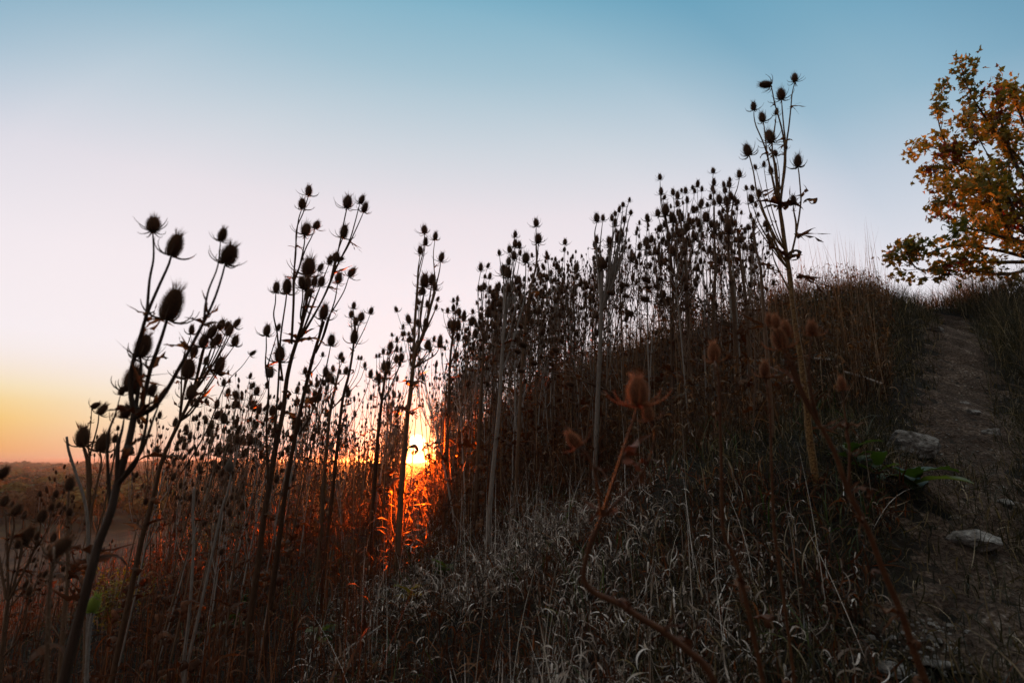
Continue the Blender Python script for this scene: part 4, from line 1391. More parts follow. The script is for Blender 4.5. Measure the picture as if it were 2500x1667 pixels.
th = MB()
tiny = [teasel_arrays(np.random.default_rng(800 + k), 1.6, True).arrays() for k in range(8)]
for i, (x, y, z, H, uu) in enumerate(farp):
    a = gs.random() * 6.28
    s = H / 1.6
    Mx = np.eye(4)
    Mx[:3, :3] = np.array([[math.cos(a), -math.sin(a), 0.03], [math.sin(a), math.cos(a), 0], [0, 0, 1]]) * s
    Mx[:3, 3] = (x, y, z - .02)
    th.extend(tiny[i % 8], Mx)
tag(th.build('distant_teasels', [M['stem'], M['head'], M['leaf']]), 'mass of tiny distant teasels thick behind the counted ones along the crest', 'teasels', kind='stuff')


# fallen plants lying across the crest
def fallen(label, a, b_, da, db, nst, seed):
    g = np.random.default_rng(seed)
    p0, p1 = P(*a, da), P(*b_, db)
    root = empty('fallen_teasel', p1, label, 'teasel')
    mb = MB()
    ax = norm(p0 - p1)
    for k in range(nst):
        e = p0 + g.normal(0, .10, 3) - ax * g.uniform(0, .5)
        md = (e + p1) / 2 + g.normal(0, .03, 3) + [0, 0, .03]
        st = p1 + g.normal(0, .02, 3)
        pt = smooth_path([st, md, e], 5)
        tube(mb, pt - p1, np.linspace(.004, .0016, len(pt)), 5, 0, .4)
        put_head(root, e - p1, norm(e - md), g.uniform(.035, .06), 1)
    for k in range(8):
        q = p1 + (p0 - p1) * g.uniform(.1, .8)
        put_leaf(root, q - p1, g.uniform(.05, .1), random.choice(['scrap', 'curl']), None, 1)
    mb.build('stem', M['stem'], root)


fallen('dark fallen teasel lying head down to the left across the crest', (1520, 690), (1800, 800), 3.6, 4.3, 11, 1)
fallen('reddish fallen teasel slanting through the thicket right of the low sun', (1262, 825), (1500, 965), 3.4, 3.9, 10, 2)


# ------------------------------------------------------------------ grass and undergrowth
def region(n, fn, g, ymin, ymax, u0=-300, u1=2900, power=1.35):
    y = (ymin ** power + g.random(n) * (ymax ** power - ymin ** power)) ** (1 / power)
    u = g.uniform(u0, u1, n)
    x = (u - 1250) / FPX * y
    z = np.concatenate([ground(x[i:i + 4000], y[i:i + 4000]) for i in range(0, n, 4000)])
    r = np.hypot(x, y)
    rr = np.interp(np.arctan2(x, y), RA, RR)
    d = y * cp_ + z * sp_
    vv = 833.5 - FPX * (-y * sp_ + z * cp_) / d
    uu = 1250 + FPX * x / d
    keep = fn(uu, vv, x, y, z) & (r < rr * 1.12)
    return np.stack([x, y, z], 1)[keep], uu[keep], vv[keep]


def clump(x, y, s=1.0):
    return .5 + .25 * (np.sin(x * 3.1 * s + 1.3 * np.sin(y * 2.3 * s)) + np.sin(y * 4.3 * s + 1.7 * np.sin(x * 1.9 * s + 2)))


gg = np.random.default_rng(21)
# bleached curled grass in the open foreground
b_, uu, vv = region(200000, lambda u, v, x, y, z: (u > 700) & (u < 2150) & (v > 1100) & (v > 1560 - (u - 700) * .75) & ~on_path(x, y, .8) & (gg.random(len(x)) < np.clip(-.05 + 2.7 * clump(x, y) * clump(x * 1.7 + 4, y * 2.1, 1.6), 0, 1) * np.clip(1.15 - np.abs(u - 1300) / 600, .12, 1) * np.clip((v - 1200) / 220, .12, 1)), gg, 1.0, 5.0, 500, 2200, 1.6)
n = len(b_)
mb = MB()
L_ = gg.uniform(.025, .085, n)
lift = np.abs(gg.normal(0, .05, n)) * (.5 + clump(b_[:, 0], b_[:, 1], 2.3))
blades(mb, b_ + np.stack([gg.normal(0, .02, n), gg.normal(0, .02, n), lift], 1), gg.random(n) * 6.28, L_, gg.uniform(.0014, .0040, n), gg.normal(.6, 1.2, n), gg.uniform(1.0, 4.6, n) * gg.choice([1, 1, -.7], n), 7, gg.random(n) ** 1.5, 0, gg.normal(0, 1.5, n))
ni = 1300
ii = gg.integers(0, n, ni)
blades(mb, b_[ii], gg.random(ni) * 6.28, gg.uniform(.07, .19, ni), gg.uniform(.0016, .0042, ni), gg.normal(.2, .5, ni), gg.uniform(2.0, 5.5, ni), 12, .55 + .45 * gg.random(ni), 0, gg.normal(0, 1.3, ni))
nf = 2600
ii = gg.integers(0, n, nf)
blades(mb, b_[ii], gg.normal(.9, .9, nf), gg.uniform(.10, .26, nf), gg.uniform(.0010, .0024, nf), gg.normal(1.0, .35, nf), gg.normal(.4, .8, nf), 6, gg.random(nf) ** 1.4, 0, gg.normal(0, .6, nf))
ns_ = 260
ii = gg.integers(0, n, ns_)
blades(mb, b_[ii], gg.random(ns_) * 6.28, gg.uniform(.25, .55, ns_), gg.uniform(.0007, .0013, ns_), gg.normal(0, .3, ns_), gg.normal(0, .5, ns_), 6, .5 + .5 * gg.random(ns_), 0, gg.normal(0, .3, ns_))
tag(mb.build('bleached_grass', M['silver_grass']), 'silvery curled dry grass filling the middle foreground', 'grass', kind='stuff')

# dark green and brown grass over the right slope, mound and path edges
b_, uu, vv = region(130000, lambda u, v, x, y, z: (u > 1500) & ((~on_path(x, y, .48) & (~on_path(x, y, .85) | (gg.random(len(x)) < .45))) | (on_path(x, y, 1.2) & (v > 1130) & (gg.random(len(x)) < .65))) & ((v > 1500 - (u - 1500) * 1.6) | (u > 1880)) & (gg.random(len(x)) < .35 + .65 * clump(x, y, 1.4)), gg, .9, 9.5, 1300, 3000, 1.5)
n = len(b_)
yy = b_[:, 1]
mb = MB()
mound = np.clip((yy - 3.5) / 3, 0, 1)
rgt = (uu > 2330)
tuft = np.clip((clump(b_[:, 0] * 1.7, b_[:, 1] * 1.5, 2.1) - .45) * 2, 0, 1)
L_ = gg.uniform(.05, .20, n) * (1 + .8 * mound * (1 + 1.1 * tuft)) * np.where(rgt, 1.7, 1)
near_path = on_path(b_[:, 0], b_[:, 1], 1.25)
L_ = np.where(near_path, L_ * .55, L_)
blades(mb, b_, gg.random(n) * 6.28, L_, gg.uniform(.0012, .0028, n) * (1 + .35 * mound), gg.normal(.35, .65, n) * (1 - .5 * mound), gg.uniform(.3, 4.5, n) * gg.choice([1, -.6], n) * (1 - .5 * mound), 6, gg.random(n) ** 1.6, 0, gg.normal(0, 1.1, n))
tag(mb.build('grass', M['dark_grass']), 'dark green and straw grass over the right slope and mound', 'grass', kind='stuff')

# brown grass and dead weed stalks on the crest
b_, uu, vv = region(85000, lambda u, v, x, y, z: (u > 1050) & (u < 2180) & (v < 1330 - (u - 1050) * .30) & ~on_path(x, y, 1.0) & (gg.random(len(x)) < .3 + .7 * clump(x + 3, y, 1.2)), gg, 2.4, 13, 900, 2300, 1.4)
n = len(b_)
mb = MB()
L_ = gg.uniform(.10, .44, n)
blades(mb, b_, gg.random(n) * 6.28, L_, gg.uniform(.0010, .0024, n) * (1 + b_[:, 1] * .06), gg.uniform(-.1, .5, n), gg.uniform(.1, 2.6, n) * gg.choice([1, .4], n), 5, gg.random(n) ** 1.3, 0)
nk = 1500
sel = np.where(b_[:, 1] > 3.2)[0]
ii = sel[gg.integers(0, len(sel), nk)]
blades(mb, b_[ii], gg.random(nk) * 6.28, gg.uniform(.35, 1.15, nk), gg.uniform(.0016, .0032, nk), gg.normal(0, .12, nk), gg.normal(0, .2, nk), 5, .55 + .45 * gg.random(nk), 0, gg.normal(0, .4, nk))
nl = 26000
ii = gg.integers(0, n, nl)
blades(mb, b_[ii] + np.stack([gg.normal(0, .03, nl), gg.normal(0, .03, nl), gg.uniform(.02, .42, nl)], 1), gg.random(nl) * 6.28, gg.uniform(.03, .09, nl), gg.uniform(.003, .008, nl), gg.uniform(0, 2, nl), gg.uniform(1, 5, nl), 4, gg.random(nl) ** 1.2, 0, gg.normal(0, 1, nl))
tag(mb.build('brown_grass', M['brown_grass']), 'brown dead grass and weeds under the teasels on the crest', 'grass', kind='stuff')

# withered leaf thatch below the stand on the left and centre
b_, uu, vv = region(60000, lambda u, v, x, y, z: (u < 1500) & (v > 1050) & ((u < 900) | (v < 1500 - (u - 900) * .5)) & (gg.random(len(x)) < .35 + .65 * clump(x - 2, y, 1.3)), gg, 1.3, 15, -400, 1600, 1.35)
n = len(b_)
mb = MB()
L_ = gg.uniform(.06, .24, n)
up = np.abs(gg.normal(0, .16, n)) * np.clip(b_[:, 1] / 3, .3, 1)
b2 = b_ + np.stack([0 * up, 0 * up, up], 1)
blades(mb, b2, gg.random(n) * 6.28, L_, gg.uniform(.0014, .0058, n), gg.uniform(-.4, 1.6, n), gg.uniform(.5, 5.5, n), 6, gg.random(n) ** 1.3, 0, gg.normal(0, .9, n))
nb = 9000
ii = gg.integers(0, n, nb)
blades(mb, b_[ii], gg.random(nb) * 6.28, gg.uniform(.25, .7, nb) * np.where(np.abs(uu[ii] - 1018) < 30, .3, 1), gg.uniform(.0010, .0022, nb), gg.uniform(-.1, .25, nb), gg.uniform(-.2, .5, nb), 4, gg.random(nb), 0)
tag(mb.build('withered_undergrowth', M['thatch']), 'tangle of withered brown leaves and stalks below the teasel stand', 'undergrowth', kind='stuff')

# brown matted dead leaves among the pale grass
b_, uu, vv = region(60000, lambda u, v, x, y, z: (u > 850) & (v > 1180) & ~on_path(x, y, .9) & (gg.random(len(x)) < .2 + .8 * clump(x * 1.3 + 7, y * 1.6, 1.8)), gg, 1.0, 5, 700, 2500, 1.6)
n = len(b_)
mb = MB()
blades(mb, b_ + np.stack([0 * uu, 0 * uu, np.abs(gg.normal(0, .035, n))], 1), gg.random(n) * 6.28, gg.uniform(.03, .13, n), gg.uniform(.0012, .0040, n), gg.normal(.9, .8, n), gg.normal(.8, 1.8, n), 6, gg.random(n) ** 1.3, 0, gg.normal(0, 1.3, n))
tag(mb.build('dead_leaf_litter', M['thatch']), 'matted brown dead leaves between the pale grass tufts', 'leaf litter', kind='stuff')

# short flat litter closing the gaps everywhere
b_, uu, vv = region(70000, lambda u, v, x, y, z: (v > 1000) & ~on_path(x, y, .8), gg, .9, 6, -300, 2900, 1.6)
n = len(b_)
mb = MB()
blades(mb, b_ + np.stack([0 * uu, 0 * uu, np.abs(gg.normal(0, .012, n))], 1), gg.random(n) * 6.28, gg.uniform(.02, .11, n), gg.uniform(.0008, .0026, n), gg.normal(1.2, .5, n), gg.normal(0, 1.6, n), 4, gg.random(n) ** 1.8, 0, gg.normal(0, 1, n))
tag(mb.build('litter', M['dark_grass']), 'flattened dead litter between the grass tufts', 'litter', kind='stuff')

# green blades here and there
b_, uu, vv = region(5200, lambda u, v, x, y, z: (v > 1000) & ~on_path(x, y, 1) & (clump(x * 1.3, y * 1.1, 2) > .62), gg, 1.1, 6, -200, 2500, 1.4)
n = len(b_)
mb = MB()
blades(mb, b_, gg.random(n) * 6.28, gg.uniform(.10, .28, n), gg.uniform(.0012, .003, n), gg.uniform(-.1, .5, n), gg.uniform(.3, 2.0, n), 5, gg.random(n), 0)
tag(mb.build('green_grass', M['green_leaf']), 'scattered fresh green blades among the dry grass', 'grass', kind='stuff')

# tall seeding grass stalks against the sky on the mound
for k, (u, v0, v1) in enumerate([(2035, 700, 640), (2018, 705, 652), (2075, 690, 626), (2085, 690, 630), (2053, 696, 655), (2098, 690, 655), (2118, 700, 650), (2160, 720, 678), (2010, 706, 672), (2190, 740, 690), (2180, 735, 668), (2062, 694, 662)]):
    p = hit(u, v0 + 25)
    if p is None:
        continue
    d = proj(p)[2]
    top = P(u + rng.normal(4, 3), v1, d)
    mb = MB()
    pt = smooth_path([p, p * .5 + top * .5 + rng.normal(0, .01, 3), top], 5)
    tube(mb, pt - p, np.linspace(.0016, .0008, len(pt)), 4, 0, .4)
    sd = MB()
    for q in range(14):
        f = .62 + .38 * q / 14
        c = p + (top - p) * f - p
        a = rng.random() * 6.28
        e = c + np.array([math.cos(a) * .02 + .012, math.sin(a) * .02, .006])
        strip(sd, [c, (c + e) / 2 + [0, 0, .006], e], [[0, 0, 1]] * 3, [.0005, .0022, .0004], .2)
    root = empty('grass_stalk', p, 'tall thin seeding grass stalk standing against the sky on the mound', 'grass stalk', 'seeding grass stalks on the mound')
    mb.build('stalk', M['brown_grass'], root)
    sd.build('seed_plume', M['brown_grass'], root)


# ------------------------------------------------------------------ rocks, fallen stalks, green plants
def rock(u, v, w_px, hr, dr, label, seed, sink=.3):
    g = np.random.default_rng(seed)
    p = hit(u, v)
    d = proj(p)[2]
    w = px2m(w_px, d)
    import bmesh
    bm = bmesh.new()
    bmesh.ops.create_icosphere(bm, subdivisions=5, radius=.5)
    co = np.array([q.co for q in bm.verts])
    dirs = norm(g.normal(0, 1, (26, 3)))
    off = g.uniform(.22, .44, 26)
    for dd_, o_ in zip(dirs, off):
        s = co @ dd_
        ov = np.maximum(0, s - o_)
        co = co - ov[:, None] * dd_ * .92
    for f, a in ((5, .030), (11, .022), (27, .012), (61, .006)):
        ph = g.random(6) * 6
        co = co + norm(co) * (a * np.sin(co[:, 0] * f + ph[0]) * np.sin(co[:, 1] * f + ph[1]) * np.sin(co[:, 2] * f * 1.2 + ph[2]))[:, None]
    co = co * [w, w * dr, w * hr]
    for q, c in zip(bm.verts, co):
        q.co = c
    me = bpy.data.meshes.new('rock')
    bm.to_mesh(me)
    bm.free()
    for f in me.polygons:
        f.use_smooth = True
    me.materials.append(M['rock'])
    o = bpy.data.objects.new('rock', me)
    C.objects.link(o)
    o.location = p + [0, 0, w * hr * (.5 - sink)]
    o.rotation_euler = (0, 0, g.random() * .4 - .2)
    return tag(o, label, 'rock')


rock(2225, 1120, 195, .46, .7, 'pale flat rock half buried in grass beside the dirt path', 1, .22)
rock(2375, 1350, 190, .5, .8, 'grey rock lower down the slope near the right edge of the path', 2, .2)
rock(2420, 1062, 62, .5, .8, 'small grey stone on the dirt path above the pale flat rock', 3, .3)
rock(2285, 812, 70, .35, .6, 'flat pale stone where the path meets the skyline', 4, .3)
rock(2375, 1010, 36, .5, .8, 'fist-sized stone in the middle of the dirt path', 5, .3)
rock(2180, 1640, 130, .3, .8, 'low pale stone at the bottom edge of the picture right of centre', 6, .3)
rock(2348, 992, 46, .45, .8, 'small pale stone in the path above the fist-sized one', 7, .3)
rock(2310, 1015, 40, .5, .8, 'small stone at the left edge of the path above the pale flat rock', 8, .3)
rock(2455, 1235, 60, .5, .8, 'stone at the right frame edge above the grey lower rock', 9, .3)
rock(2300, 1630, 90, .4, .8, 'rounded stone at the bottom edge right of the low pale one', 10, .3)
# gravel
gv = MB()
g = np.random.default_rng(5)
spots = []
while len(spots) < 420:
    t = g.random() ** .8
    if g.random() < .55:
        u, v = g.normal(2330, 60), g.uniform(880, 1200)
    else:
        u, v = g.normal(2260, 120), g.uniform(1520, 1667)
    p = hit(u, v)
    if p is not None:
        spots.append(p)
for p in spots:
    s = g.uniform(.002, .007) * (1.6 if g.random() < .1 else 1)
    th_ = np.arange(6) / 6 * 6.28
    V = np.vstack([np.stack([np.cos(th_), np.sin(th_), 0 * th_ - .3], 1), np.stack([np.cos(th_ + .4) * .7, np.sin(th_ + .4) * .7, 0 * th_ + .35], 1), [[0, 0, .5]]]) * s * g.uniform(.7, 1.3, 3)
    F4 = [(i, (i + 1) % 6, 6 + (i + 1) % 6, 6 + i) for i in range(6)]
    gv.add(V + p + [0, 0, .016], [(6 + i, 6 + (i + 1) % 6, 12) for i in range(6)], F4, g.random())
tag(gv.build('gravel', M['rock']), 'loose pale gravel on the dirt path', 'gravel', kind='stuff')


def lying_stalk(a, b_, r, label, up=.03):
    p0, p1 = hit_s(*a) + [0, 0, up], hit_s(*b_) + [0, 0, up * 1.6]
    mb = MB()
    pt = smooth_path([p0, (p0 + p1) / 2 + rng.normal(0, .01, 3), p1], 6)
    tube(mb, pt, r, 7, 0, .8)
    return tag(mb.build('broken_stalk', M['pale_stem']), label, 'stalk')


lying_stalk((2062, 935), (2160, 985), [.009, .007], 'pale broken stalk lying on the grass right of the mottled stem', .08)
lying_stalk((1990, 900), (2030, 920), [.008, .007], 'short pale broken stalk end left of the longer lying one', .08)
lying_stalk((1068, 1330), (1150, 1230), [.005, .0035], 'thin straw stalk leaning at a slant under the low sun', .10)
lying_stalk((840, 1620), (930, 1575), [.005, .003], 'thin pale stick lying at the bottom left of centre', .05)


def serrated_leaf(mb, base, dirv, L, w, g, mat=0):
    n = 12
    s = np.linspace(0, 1, n)
    dirv = norm(dirv)
    pts = base + dirv * (s * L)[:, None] + np.array([0, 0, -1]) * (s ** 2 * L * .35)[:, None]
    side = np.cross(dirv, [0, 0, 1])
    ww = w * np.sin(np.pi * np.clip(s * .88 + .1, 0, 1)) ** .8 * (1 + .2 * (np.arange(n) % 2))
    strip(mb, pts, np.tile(side, (n, 1)) + g.normal(0, .06, (n, 3)), ww, .25, mat, g.random())


def green_plant(u, v, n, L, label, mat='green_leaf', up=.5, w=.16):
    g = np.random.default_rng(int(u + v))
    p = hit_s(u, v)
    root = empty('leafy_weed', p, label, 'weed')
    st = MB()
    tube(st, [[0, 0, -.02], [0, 0, .05], [.01, 0, .10]], [.003, .002], 5, 0, .3)
    st.build('stem', M['green_leaf'], root)
    for k in range(n):
        mb = MB()
        a = k * 2.4 + g.random()
        serrated_leaf(mb, np.array([0, 0, .03 + .07 * k / n]), np.array([math.cos(a), math.sin(a), up * g.uniform(.3, 1.4)]), L * g.uniform(.6, 1.1), L * w * g.uniform(.8, 1.2), g)
        mb.build('leaf', M[mat], root)
    return root


green_plant(2240, 1215, 6, .24, 'green plant with long serrated leaves below the pale flat rock')
green_plant(2150, 1190, 5, .16, 'dark green leafy weed left of the serrated leaves', up=.7)
green_plant(565, 1560, 8, .13, 'green weed with heart-shaped leaves at lower left between brown stems', up=1.0, w=.3)
green_plant(600, 1490, 6, .12, 'bright green weed above the lower left heart-leaved one', up=1.2, w=.3)
green_plant(790, 1590, 6, .12, 'low green weed at the bottom left of the silvery grass', up=.7, w=.3)
green_plant(1085, 1430, 5, .12, 'green weed where the brown thicket meets the silvery grass', up=1.0, w=.32)
green_plant(1350, 1225, 5, .12, 'broad-leaved green weed above the silvery grass right of centre', up=.8, w=.34)
green_plant(1000, 1490, 6, .11, 'yellowish green weed in the dark thatch left of the silvery grass', 'yellow_leaf', .9, .25)
green_plant(2090, 1150, 6, .13, 'green weed at the foot of the mottled orange stem', up=.9, w=.22)


def small_bush(u, v, H, W_, n, label, mat):
    g = np.random.default_rng(int(u * 3 + v))
    p = hit_s(u, v)
    root = empty('yellow_shrub', p, label, 'shrub')
    st = MB()
    lf = MB()
    for k in range(16):
        a = g.random() * 6.28
        tip = np.array([math.cos(a) * W_ * g.random(), math.sin(a) * W_ * g.random(), H * g.uniform(.5, 1)])
        pt = smooth_path([[0, 0, 0], tip * [.3, .3, .5], tip], 5)
        tube(st, pt, [.004, .0015], 4)
        m = n // 16
        f = g.uniform(.25, 1, m)
        c = np.stack([np.interp(f, np.linspace(0, 1, len(pt)), pt[:, i]) for i in range(3)], 1) + g.normal(0, .035, (m, 3))
        blades(lf, c, g.random(m) * 6.28, g.uniform(.02, .045, m), g.uniform(.005, .010, m), g.uniform(.4, 1.6, m), g.uniform(0, .8, m), 3, g.random(m))
    st.build('stem', M['stem'], root)
    lf.build('foliage', M[mat], root)


small_bush(520, 1370, .55, .35, 700, 'yellow-leaved shrub among the brown stems left of centre', 'yellow_leaf')
small_bush(262, 1560, .5, .4, 700, 'olive yellow shrub behind the near leaning stem at lower left', 'yellow_leaf')
small_bush(1120, 1085, .7, .6, 900, 'yellow-green shrub glowing just below the low sun', 'yellow_leaf')


# ------------------------------------------------------------------ the maple on the crest
def maple():
    g = np.random.default_rng(77)
    D = 8.2
    bx, by = P(2560, 700, D)[:2]
    bz = float(ground(bx, by)) - .1
    base = np.array([bx, by, bz])
    root = empty('maple_tree', base, 'autumn tree with orange and olive leaves on the crest at the right edge', 'tree')
    trunk = MB()
    T = [base, P(2555, 640, D), P(2545, 560, D), P(2540, 450, D), P(2550, 350, D), P(2552, 280, D)]
    tube(trunk, smooth_path(T, 4) - base, [.10, .08, .06, .045, .03, .012], 8)
    trunk.build('trunk', M['bark'], root)
    limbs = [  # photo pixels: start on trunk ... tip
        [(2550, 520), (2440, 340), (2370, 230), (2342, 150)], [(2545, 560), (2430, 430), (2330, 380), (2290, 290), (2300, 215)],
        [(2550, 560), (2440, 470), (2340, 390), (2245, 345)], [(2545, 600), (2430, 520), (2330, 440), (2270, 415)],
        [(2550, 610), (2420, 560), (2330, 500), (2270, 500)], [(2548, 640), (2430, 610), (2330, 600), (2240, 625), (2175, 612)],
        [(2550, 640), (2430, 640), (2330, 640), (2250, 660), (2215, 620), (2210, 585)], [(2550, 650), (2450, 670), (2360, 660), (2280, 680)],
        [(2545, 500), (2470, 380), (2440, 280), (2430, 215)], [(2550, 400), (2500, 300), (2480, 250), (2475, 200)], [(2550, 460), (2430, 330), (2330, 300)],
        [(2548, 590), (2450, 520), (2380, 450), (2330, 330)], [(2550, 620), (2450, 580), (2380, 560), (2310, 545)], [(2552, 640), (2480, 600), (2430, 480), (2400, 400)],
        [(2560, 420), (2640, 330), (2700, 240)], [(2560, 520), (2680, 430), (2780, 380)], [(2560, 600), (2700, 560), (2830, 520)], [(2560, 300), (2600, 230), (2610, 170)],
        [(2560, 630), (2660, 640), (2760, 660)], [(2550, 330), (2530, 270), (2540, 210)], [(2548, 560), (2470, 440), (2460, 320)],
        [(2548, 600), (2500, 560), (2440, 430), (2350, 270)], [(2550, 560), (2400, 470), (2300, 455)]]
    leaves_c = []
    for li, lm in enumerate(limbs):
        dz = g.normal(0, .45, 1)[0]
        m = len(lm)
        pl = [P(u, v, D + dz * (k / (m - 1)) ** .8 + g.normal(0, .06)) for k, (u, v) in enumerate(lm)]
        pt = smooth_path(pl, 6)
        br = MB()
        tube(br, pt - base, [.030, .018, .010, .004], 6)
        nt_ = 15
        for q in range(nt_):
            f = .22 + .78 * (q + g.random()) / nt_
            i = min(int(f * (len(pt) - 1)), len(pt) - 2)
            c = pt[i]
            out = norm(norm(pt[i + 1] - pt[i]) * .7 + g.normal(0, .75, 3) + [0, 0, .12])
            tl = g.uniform(.12, .50) * (1.2 - f * .55)
            e = c + out * tl
            tw = smooth_path([c, (c + e) / 2 + g.normal(0, .025, 3), e], 4)
            tube(br, tw - base, [.005, .0018], 4)
            nl = int(g.integers(14, 26))
            ff = g.uniform(.15, 1.05, nl)[:, None]
            leaves_c.append(c + (e - c) * ff + g.normal(0, .055, (nl, 3)))
        ob = br.build('branch', M['bark'], root)
    c = np.concatenate(leaves_c)
    n = len(c)
    # five-pointed leaf
    ang = np.array([-90, -40, -15, 10, 35, 62, 90, 118, 145, 170, 195, 220])
    rad = np.array([.22, .55, .34, .85, .45, .62, 1.05, .62, .45, .85, .34, .55])
    t = np.stack([np.cos(np.radians(ang)) * rad, np.sin(np.radians(ang)) * rad, .12 * np.cos(np.radians(ang) * 2)], 1)
    t = np.vstack([t, [0, 0, 0]])
    q = g.normal(0, 1, (n, 4))
    q /= np.linalg.norm(q, axis=1, keepdims=True)
    w, x, y, z = q.T
    Rm = np.stack([1 - 2 * (y * y + z * z), 2 * (x * y - z * w), 2 * (x * z + y * w), 2 * (x * y + z * w), 1 - 2 * (x * x + z * z), 2 * (y * z - x * w), 2 * (x * z - y * w), 2 * (y * z + x * w), 1 - 2 * (x * x + y * y)], -1).reshape(n, 3, 3)
    sz = g.uniform(.040, .074, n)
    V = np.einsum('nij,kj->nki', Rm, t) * sz[:, None, None] + (c - base)[:, None]
    k = len(ang)
    F = np.array([(i, (i + 1) % k, k) for i in range(k)])[None] + (np.arange(n) * (k + 1))[:, None, None]
    # colour drifts in patches through the crown
    pch = .5 + .3 * np.sin(c[:, 0] * 2.3 + c[:, 2] * 1.7) + .25 * np.sin(c[:, 2] * 3.7 - c[:, 1] * 3)
    low = np.clip((c[:, 2] - base[2] - .1) / 1.5, 0, 1)
    tint = np.clip(.30 + .34 * low + .50 * (pch - .5) + g.normal(0, .16, n), .19, 1)
    redp = (np.sin(c[:, 0] * 4.1 + 1) * np.sin(c[:, 2] * 3.3) > .35) & (low > .3) & (g.random(n) < .35)
    tint = np.where(redp, g.uniform(0, .12, n), tint)
    cr = MB()
    cr.add(V.reshape(-1, 3), F.reshape(-1, 3), None, np.repeat(tint, k + 1))
    cr.build('crown', M['autumn_leaf'], root, smooth=False)
    print('maple leaves', n)


maple()


# ------------------------------------------------------------------ valley woods
def crown_mesh(seed, nlobe=5, nface=1100, lo=False):
    """leafy crown ~ unit radius: clumps on uneven lobes"""
    g = np.random.default_rng(seed)
    lobes = norm(g.normal(0, 1, (nlobe, 3)) * [1, 1, .6]) * g.uniform(.25, .62, (nlobe, 1)) * [1, 1, .75]
    lr = g.uniform(.36, .62, nlobe)
    mb = MB()
    i = g.integers(0, nlobe, nface)
    d = norm(g.normal(0, 1, (nface, 3)))
    d[:, 2] = np.where(g.random(nface) < .75, np.abs(d[:, 2]), d[:, 2])
    c = lobes[i] + d * (lr[i] * g.uniform(.78, 1.06, nface))[:, None]
    s = g.uniform(.05, .12, nface) * (1.8 if lo else 1)
    a = norm(np.cross(d, g.normal(0, 1, (nface, 3))))
    nn = norm(d + g.normal(0, .45, (nface, 3)))
    a = norm(a - nn * np.sum(a * nn, 1, keepdims=True))
    b2 = np.cross(nn, a)
    s = s[:, None]
    V = np.stack([c - a * s - b2 * s * .6, c + a * s - b2 * s * .5, c + a * s * .7 + b2 * s, c - a * s * .8 + b2 * s * .8], 1)
    mb.add(V.reshape(-1, 3), None, np.arange(nface * 4).reshape(-1, 4), np.repeat(g.random(nface), 4))
    # a solid inner core so the sky does not show through everywhere
    for l, r in zip(lobes, lr):
        th_ = np.linspace(0, math.pi, 6)
        ph_ = np.arange(8) / 8 * 2 * math.pi
        S = np.stack([np.sin(th_)[:, None] * np.cos(ph_), np.sin(th_)[:, None] * np.sin(ph_), np.cos(th_)[:, None] + 0 * ph_], -1).reshape(-1, 3) * r * .84 + l
        ii = np.arange(5)[:, None] * 8
        jj = np.arange(8)[None]
        mb.add(S, None, np.stack([ii + jj, ii + 8 + jj, ii + 8 + (jj + 1) % 8, ii + (jj + 1) % 8], -1).reshape(-1, 4), .3)
    return mb


CRN = [crown_mesh(900 + k) for k in range(4)]
kinds = ['crown_orange', 'crown_olive', 'crown_green', 'crown_brown', 'crown_yellow']
words = {'crown_orange': 'rusty orange', 'crown_olive': 'olive green', 'crown_green': 'dark green', 'crown_brown': 'brown', 'crown_yellow': 'yellow'}
CM = {(k, i): CRN[i].mesh('crown', M[k]) for k in kinds for i in range(4)}
tk = MB()
tube(tk, [[0, 0, -1], [0, 0, .5], [.03, 0, 1.3]], [.11, .08, .05], 6)
TM = tk.mesh('trunk', M['bark'])
gt = np.random.default_rng(31)
tree_spots = []
tries = 0


def edge(x):
    """front edge of the wood beyond the field"""
    return np.interp(x, [-330, -185, -150, -120, -40, 40], [172, 184, 208, 224, 222, 220])


while len(tree_spots) < 170 and tries < 60000:
    tries += 1
    y = 180 + 250 * gt.random() ** 1.15
    u = gt.uniform(-50, 1060)
    x = (u - 1250) / FPX * y
    if y < edge(x) + 5:
        continue
    if any((x - a[0]) ** 2 + (y - a[1]) ** 2 < (11.5 if y < 300 else 10) ** 2 for a in tree_spots):
        continue
    tree_spots.append((x, y))
tree_spots.sort(key=lambda t: t[1])
for i, (x, y) in enumerate(tree_spots):
    pat = math.sin(x / 21 + 1) + math.sin(y / 17 + x / 40)
    k = gt.choice(kinds, p=[.30, .25, .12, .23, .10]) if pat > -.3 else gt.choice(kinds, p=[.06, .30, .40, .18, .06])
    rr_ = gt.uniform(6.5, 12.5)
    h_ = rr_ * .75 + gt.uniform(5, 8.5)
    row = 'at the field edge' if y < edge(x) + 30 else ('in mid valley' if y < 320 else 'deep in the valley')
    row += ' ' + land(1250 + FPX * x / y).replace('in front of', 'behind')
    t = empty('valley_tree', (x, y, VALLEY), f'{words[k]} tree {row}', 'tree', f'{words[k]} trees {row}')
    c = bpy.data.objects.new('crown', CM[(k, int(gt.integers(4)))])
    C.objects.link(c)
    c.parent = t
    c.location = (0, 0, h_ - rr_ * .62)
    c.scale = (rr_, rr_, rr_ * gt.uniform(.72, 1.0))
    c.rotation_euler = (0, 0, gt.random() * 6.28)
    b = bpy.data.objects.new('trunk', TM)
    C.objects.link(b)
    b.parent = t
    b.scale = (3.5, 3.5, h_ * .45)
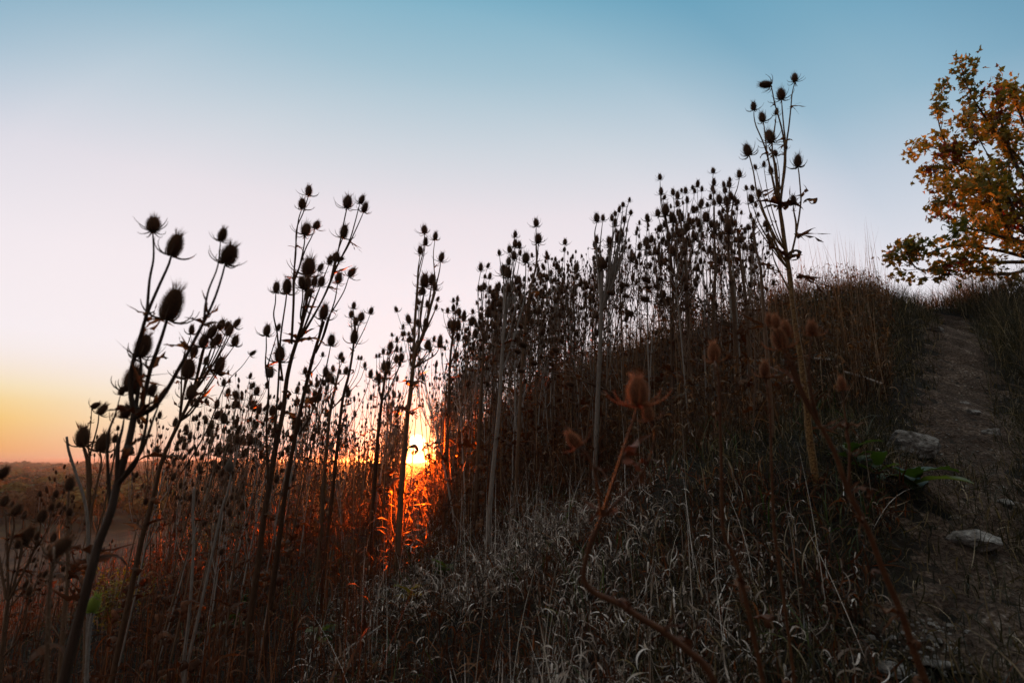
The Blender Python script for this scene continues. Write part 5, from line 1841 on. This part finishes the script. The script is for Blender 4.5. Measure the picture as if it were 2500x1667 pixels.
# farther wood reads as one mass
lowc = [crown_mesh(950 + k, 4, 130, True).arrays() for k in range(5)]
for kk, k in enumerate(kinds):
    fw = MB()
    cnt = 0
    g = np.random.default_rng(60 + kk)
    while cnt < [300, 420, 320, 380, 120][kk]:
        y = 400 + 1900 * g.random() ** 1.6
        x = (g.uniform(-260, 1200) - 1250) / FPX * y
        if math.sin(x / 60 + kk * 1.3) + math.sin(y / 75 + kk * 2.1 + x / 200) < -.2:
            if g.random() < .8:
                continue
        s = g.uniform(6, 10) * (1 + (y - 400) / 1500)
        Mx = np.eye(4)
        Mx[:3, :3] = np.diag([s * 1.2, s * 1.2, s])
        Mx[:3, 3] = (x, y, float(ground(x, y)) + g.uniform(4.5, 8.5) + 3 * math.sin(x / 90) * math.sin(y / 120))
        fw.extend(lowc[int(g.integers(5))], Mx)
        cnt += 1
    tag(fw.build('far_wood', M[k]), f'{words[k]} part of the wooded valley fading toward the horizon', 'wood', kind='stuff')

# look-alikes are told apart by their order from the left
ORD = ['leftmost', 'second from left', 'third from left', 'fourth from left', 'fifth from left', 'sixth from left', 'seventh from left', 'eighth from left']
same = {}
for o in C.objects:
    if o.parent is None and o.get('label') and o.get('category') in ('teasel', 'tree', 'grass stalk'):
        same.setdefault(o['label'], []).append(o)
for lb, obs in same.items():
    if 2 <= len(obs) <= 12:
        obs.sort(key=lambda o: o.location.x / o.location.y)
        words_ = ORD[:len(obs)] + [f'{w} from left' for w in ('ninth', 'tenth', 'eleventh', 'twelfth')][:max(0, len(obs) - 8)]
        if len(obs) == 2:
            words_ = ['left-hand', 'right-hand']
        elif len(obs) == 3:
            words_ = ['left-hand', 'middle', 'right-hand']
        for o, w_ in zip(obs, words_):
            t_ = w_ + ' ' + lb
            if len(t_.split()) > 16:
                t_ = t_.replace(' the big leaning teasel at the left edge', ' the big left-edge teasel').replace('the dense bunch of small heads', 'the dense small-headed bunch')
            if len(t_.split()) <= 16:
                o['label'] = t_

#--HAZE--
def haze():
    m = bpy.data.materials.new('haze')
    m.use_nodes = True
    nt = m.node_tree
    nt.nodes.clear()
    out = nd(nt, 'ShaderNodeOutputMaterial')
    pv = nd(nt, 'ShaderNodeVolumePrincipled')
    pv.inputs['Color'].default_value = (.92, .80, .74, 1)
    pv.inputs['Density'].default_value = .00019
    pv.inputs['Anisotropy'].default_value = .91
    nt.links.new(pv.outputs[0], out.inputs['Volume'])
    mb = MB()
    x0, x1, y0, y1, z0, z1 = -23000, 23000, -23000, 23000, -44, 16
    V = [(x, y, z) for x in (x0, x1) for y in (y0, y1) for z in (z0, z1)]
    F = [(0, 1, 3, 2), (4, 6, 7, 5), (0, 4, 5, 1), (2, 3, 7, 6), (0, 2, 6, 4), (1, 5, 7, 3)]
    mb.add(V, None, F, 0)
    o = mb.build('haze', m, smooth=False)
    tag(o, 'thin evening haze over the valley', 'haze', kind='stuff')
    o.display_type = 'WIRE'


haze()
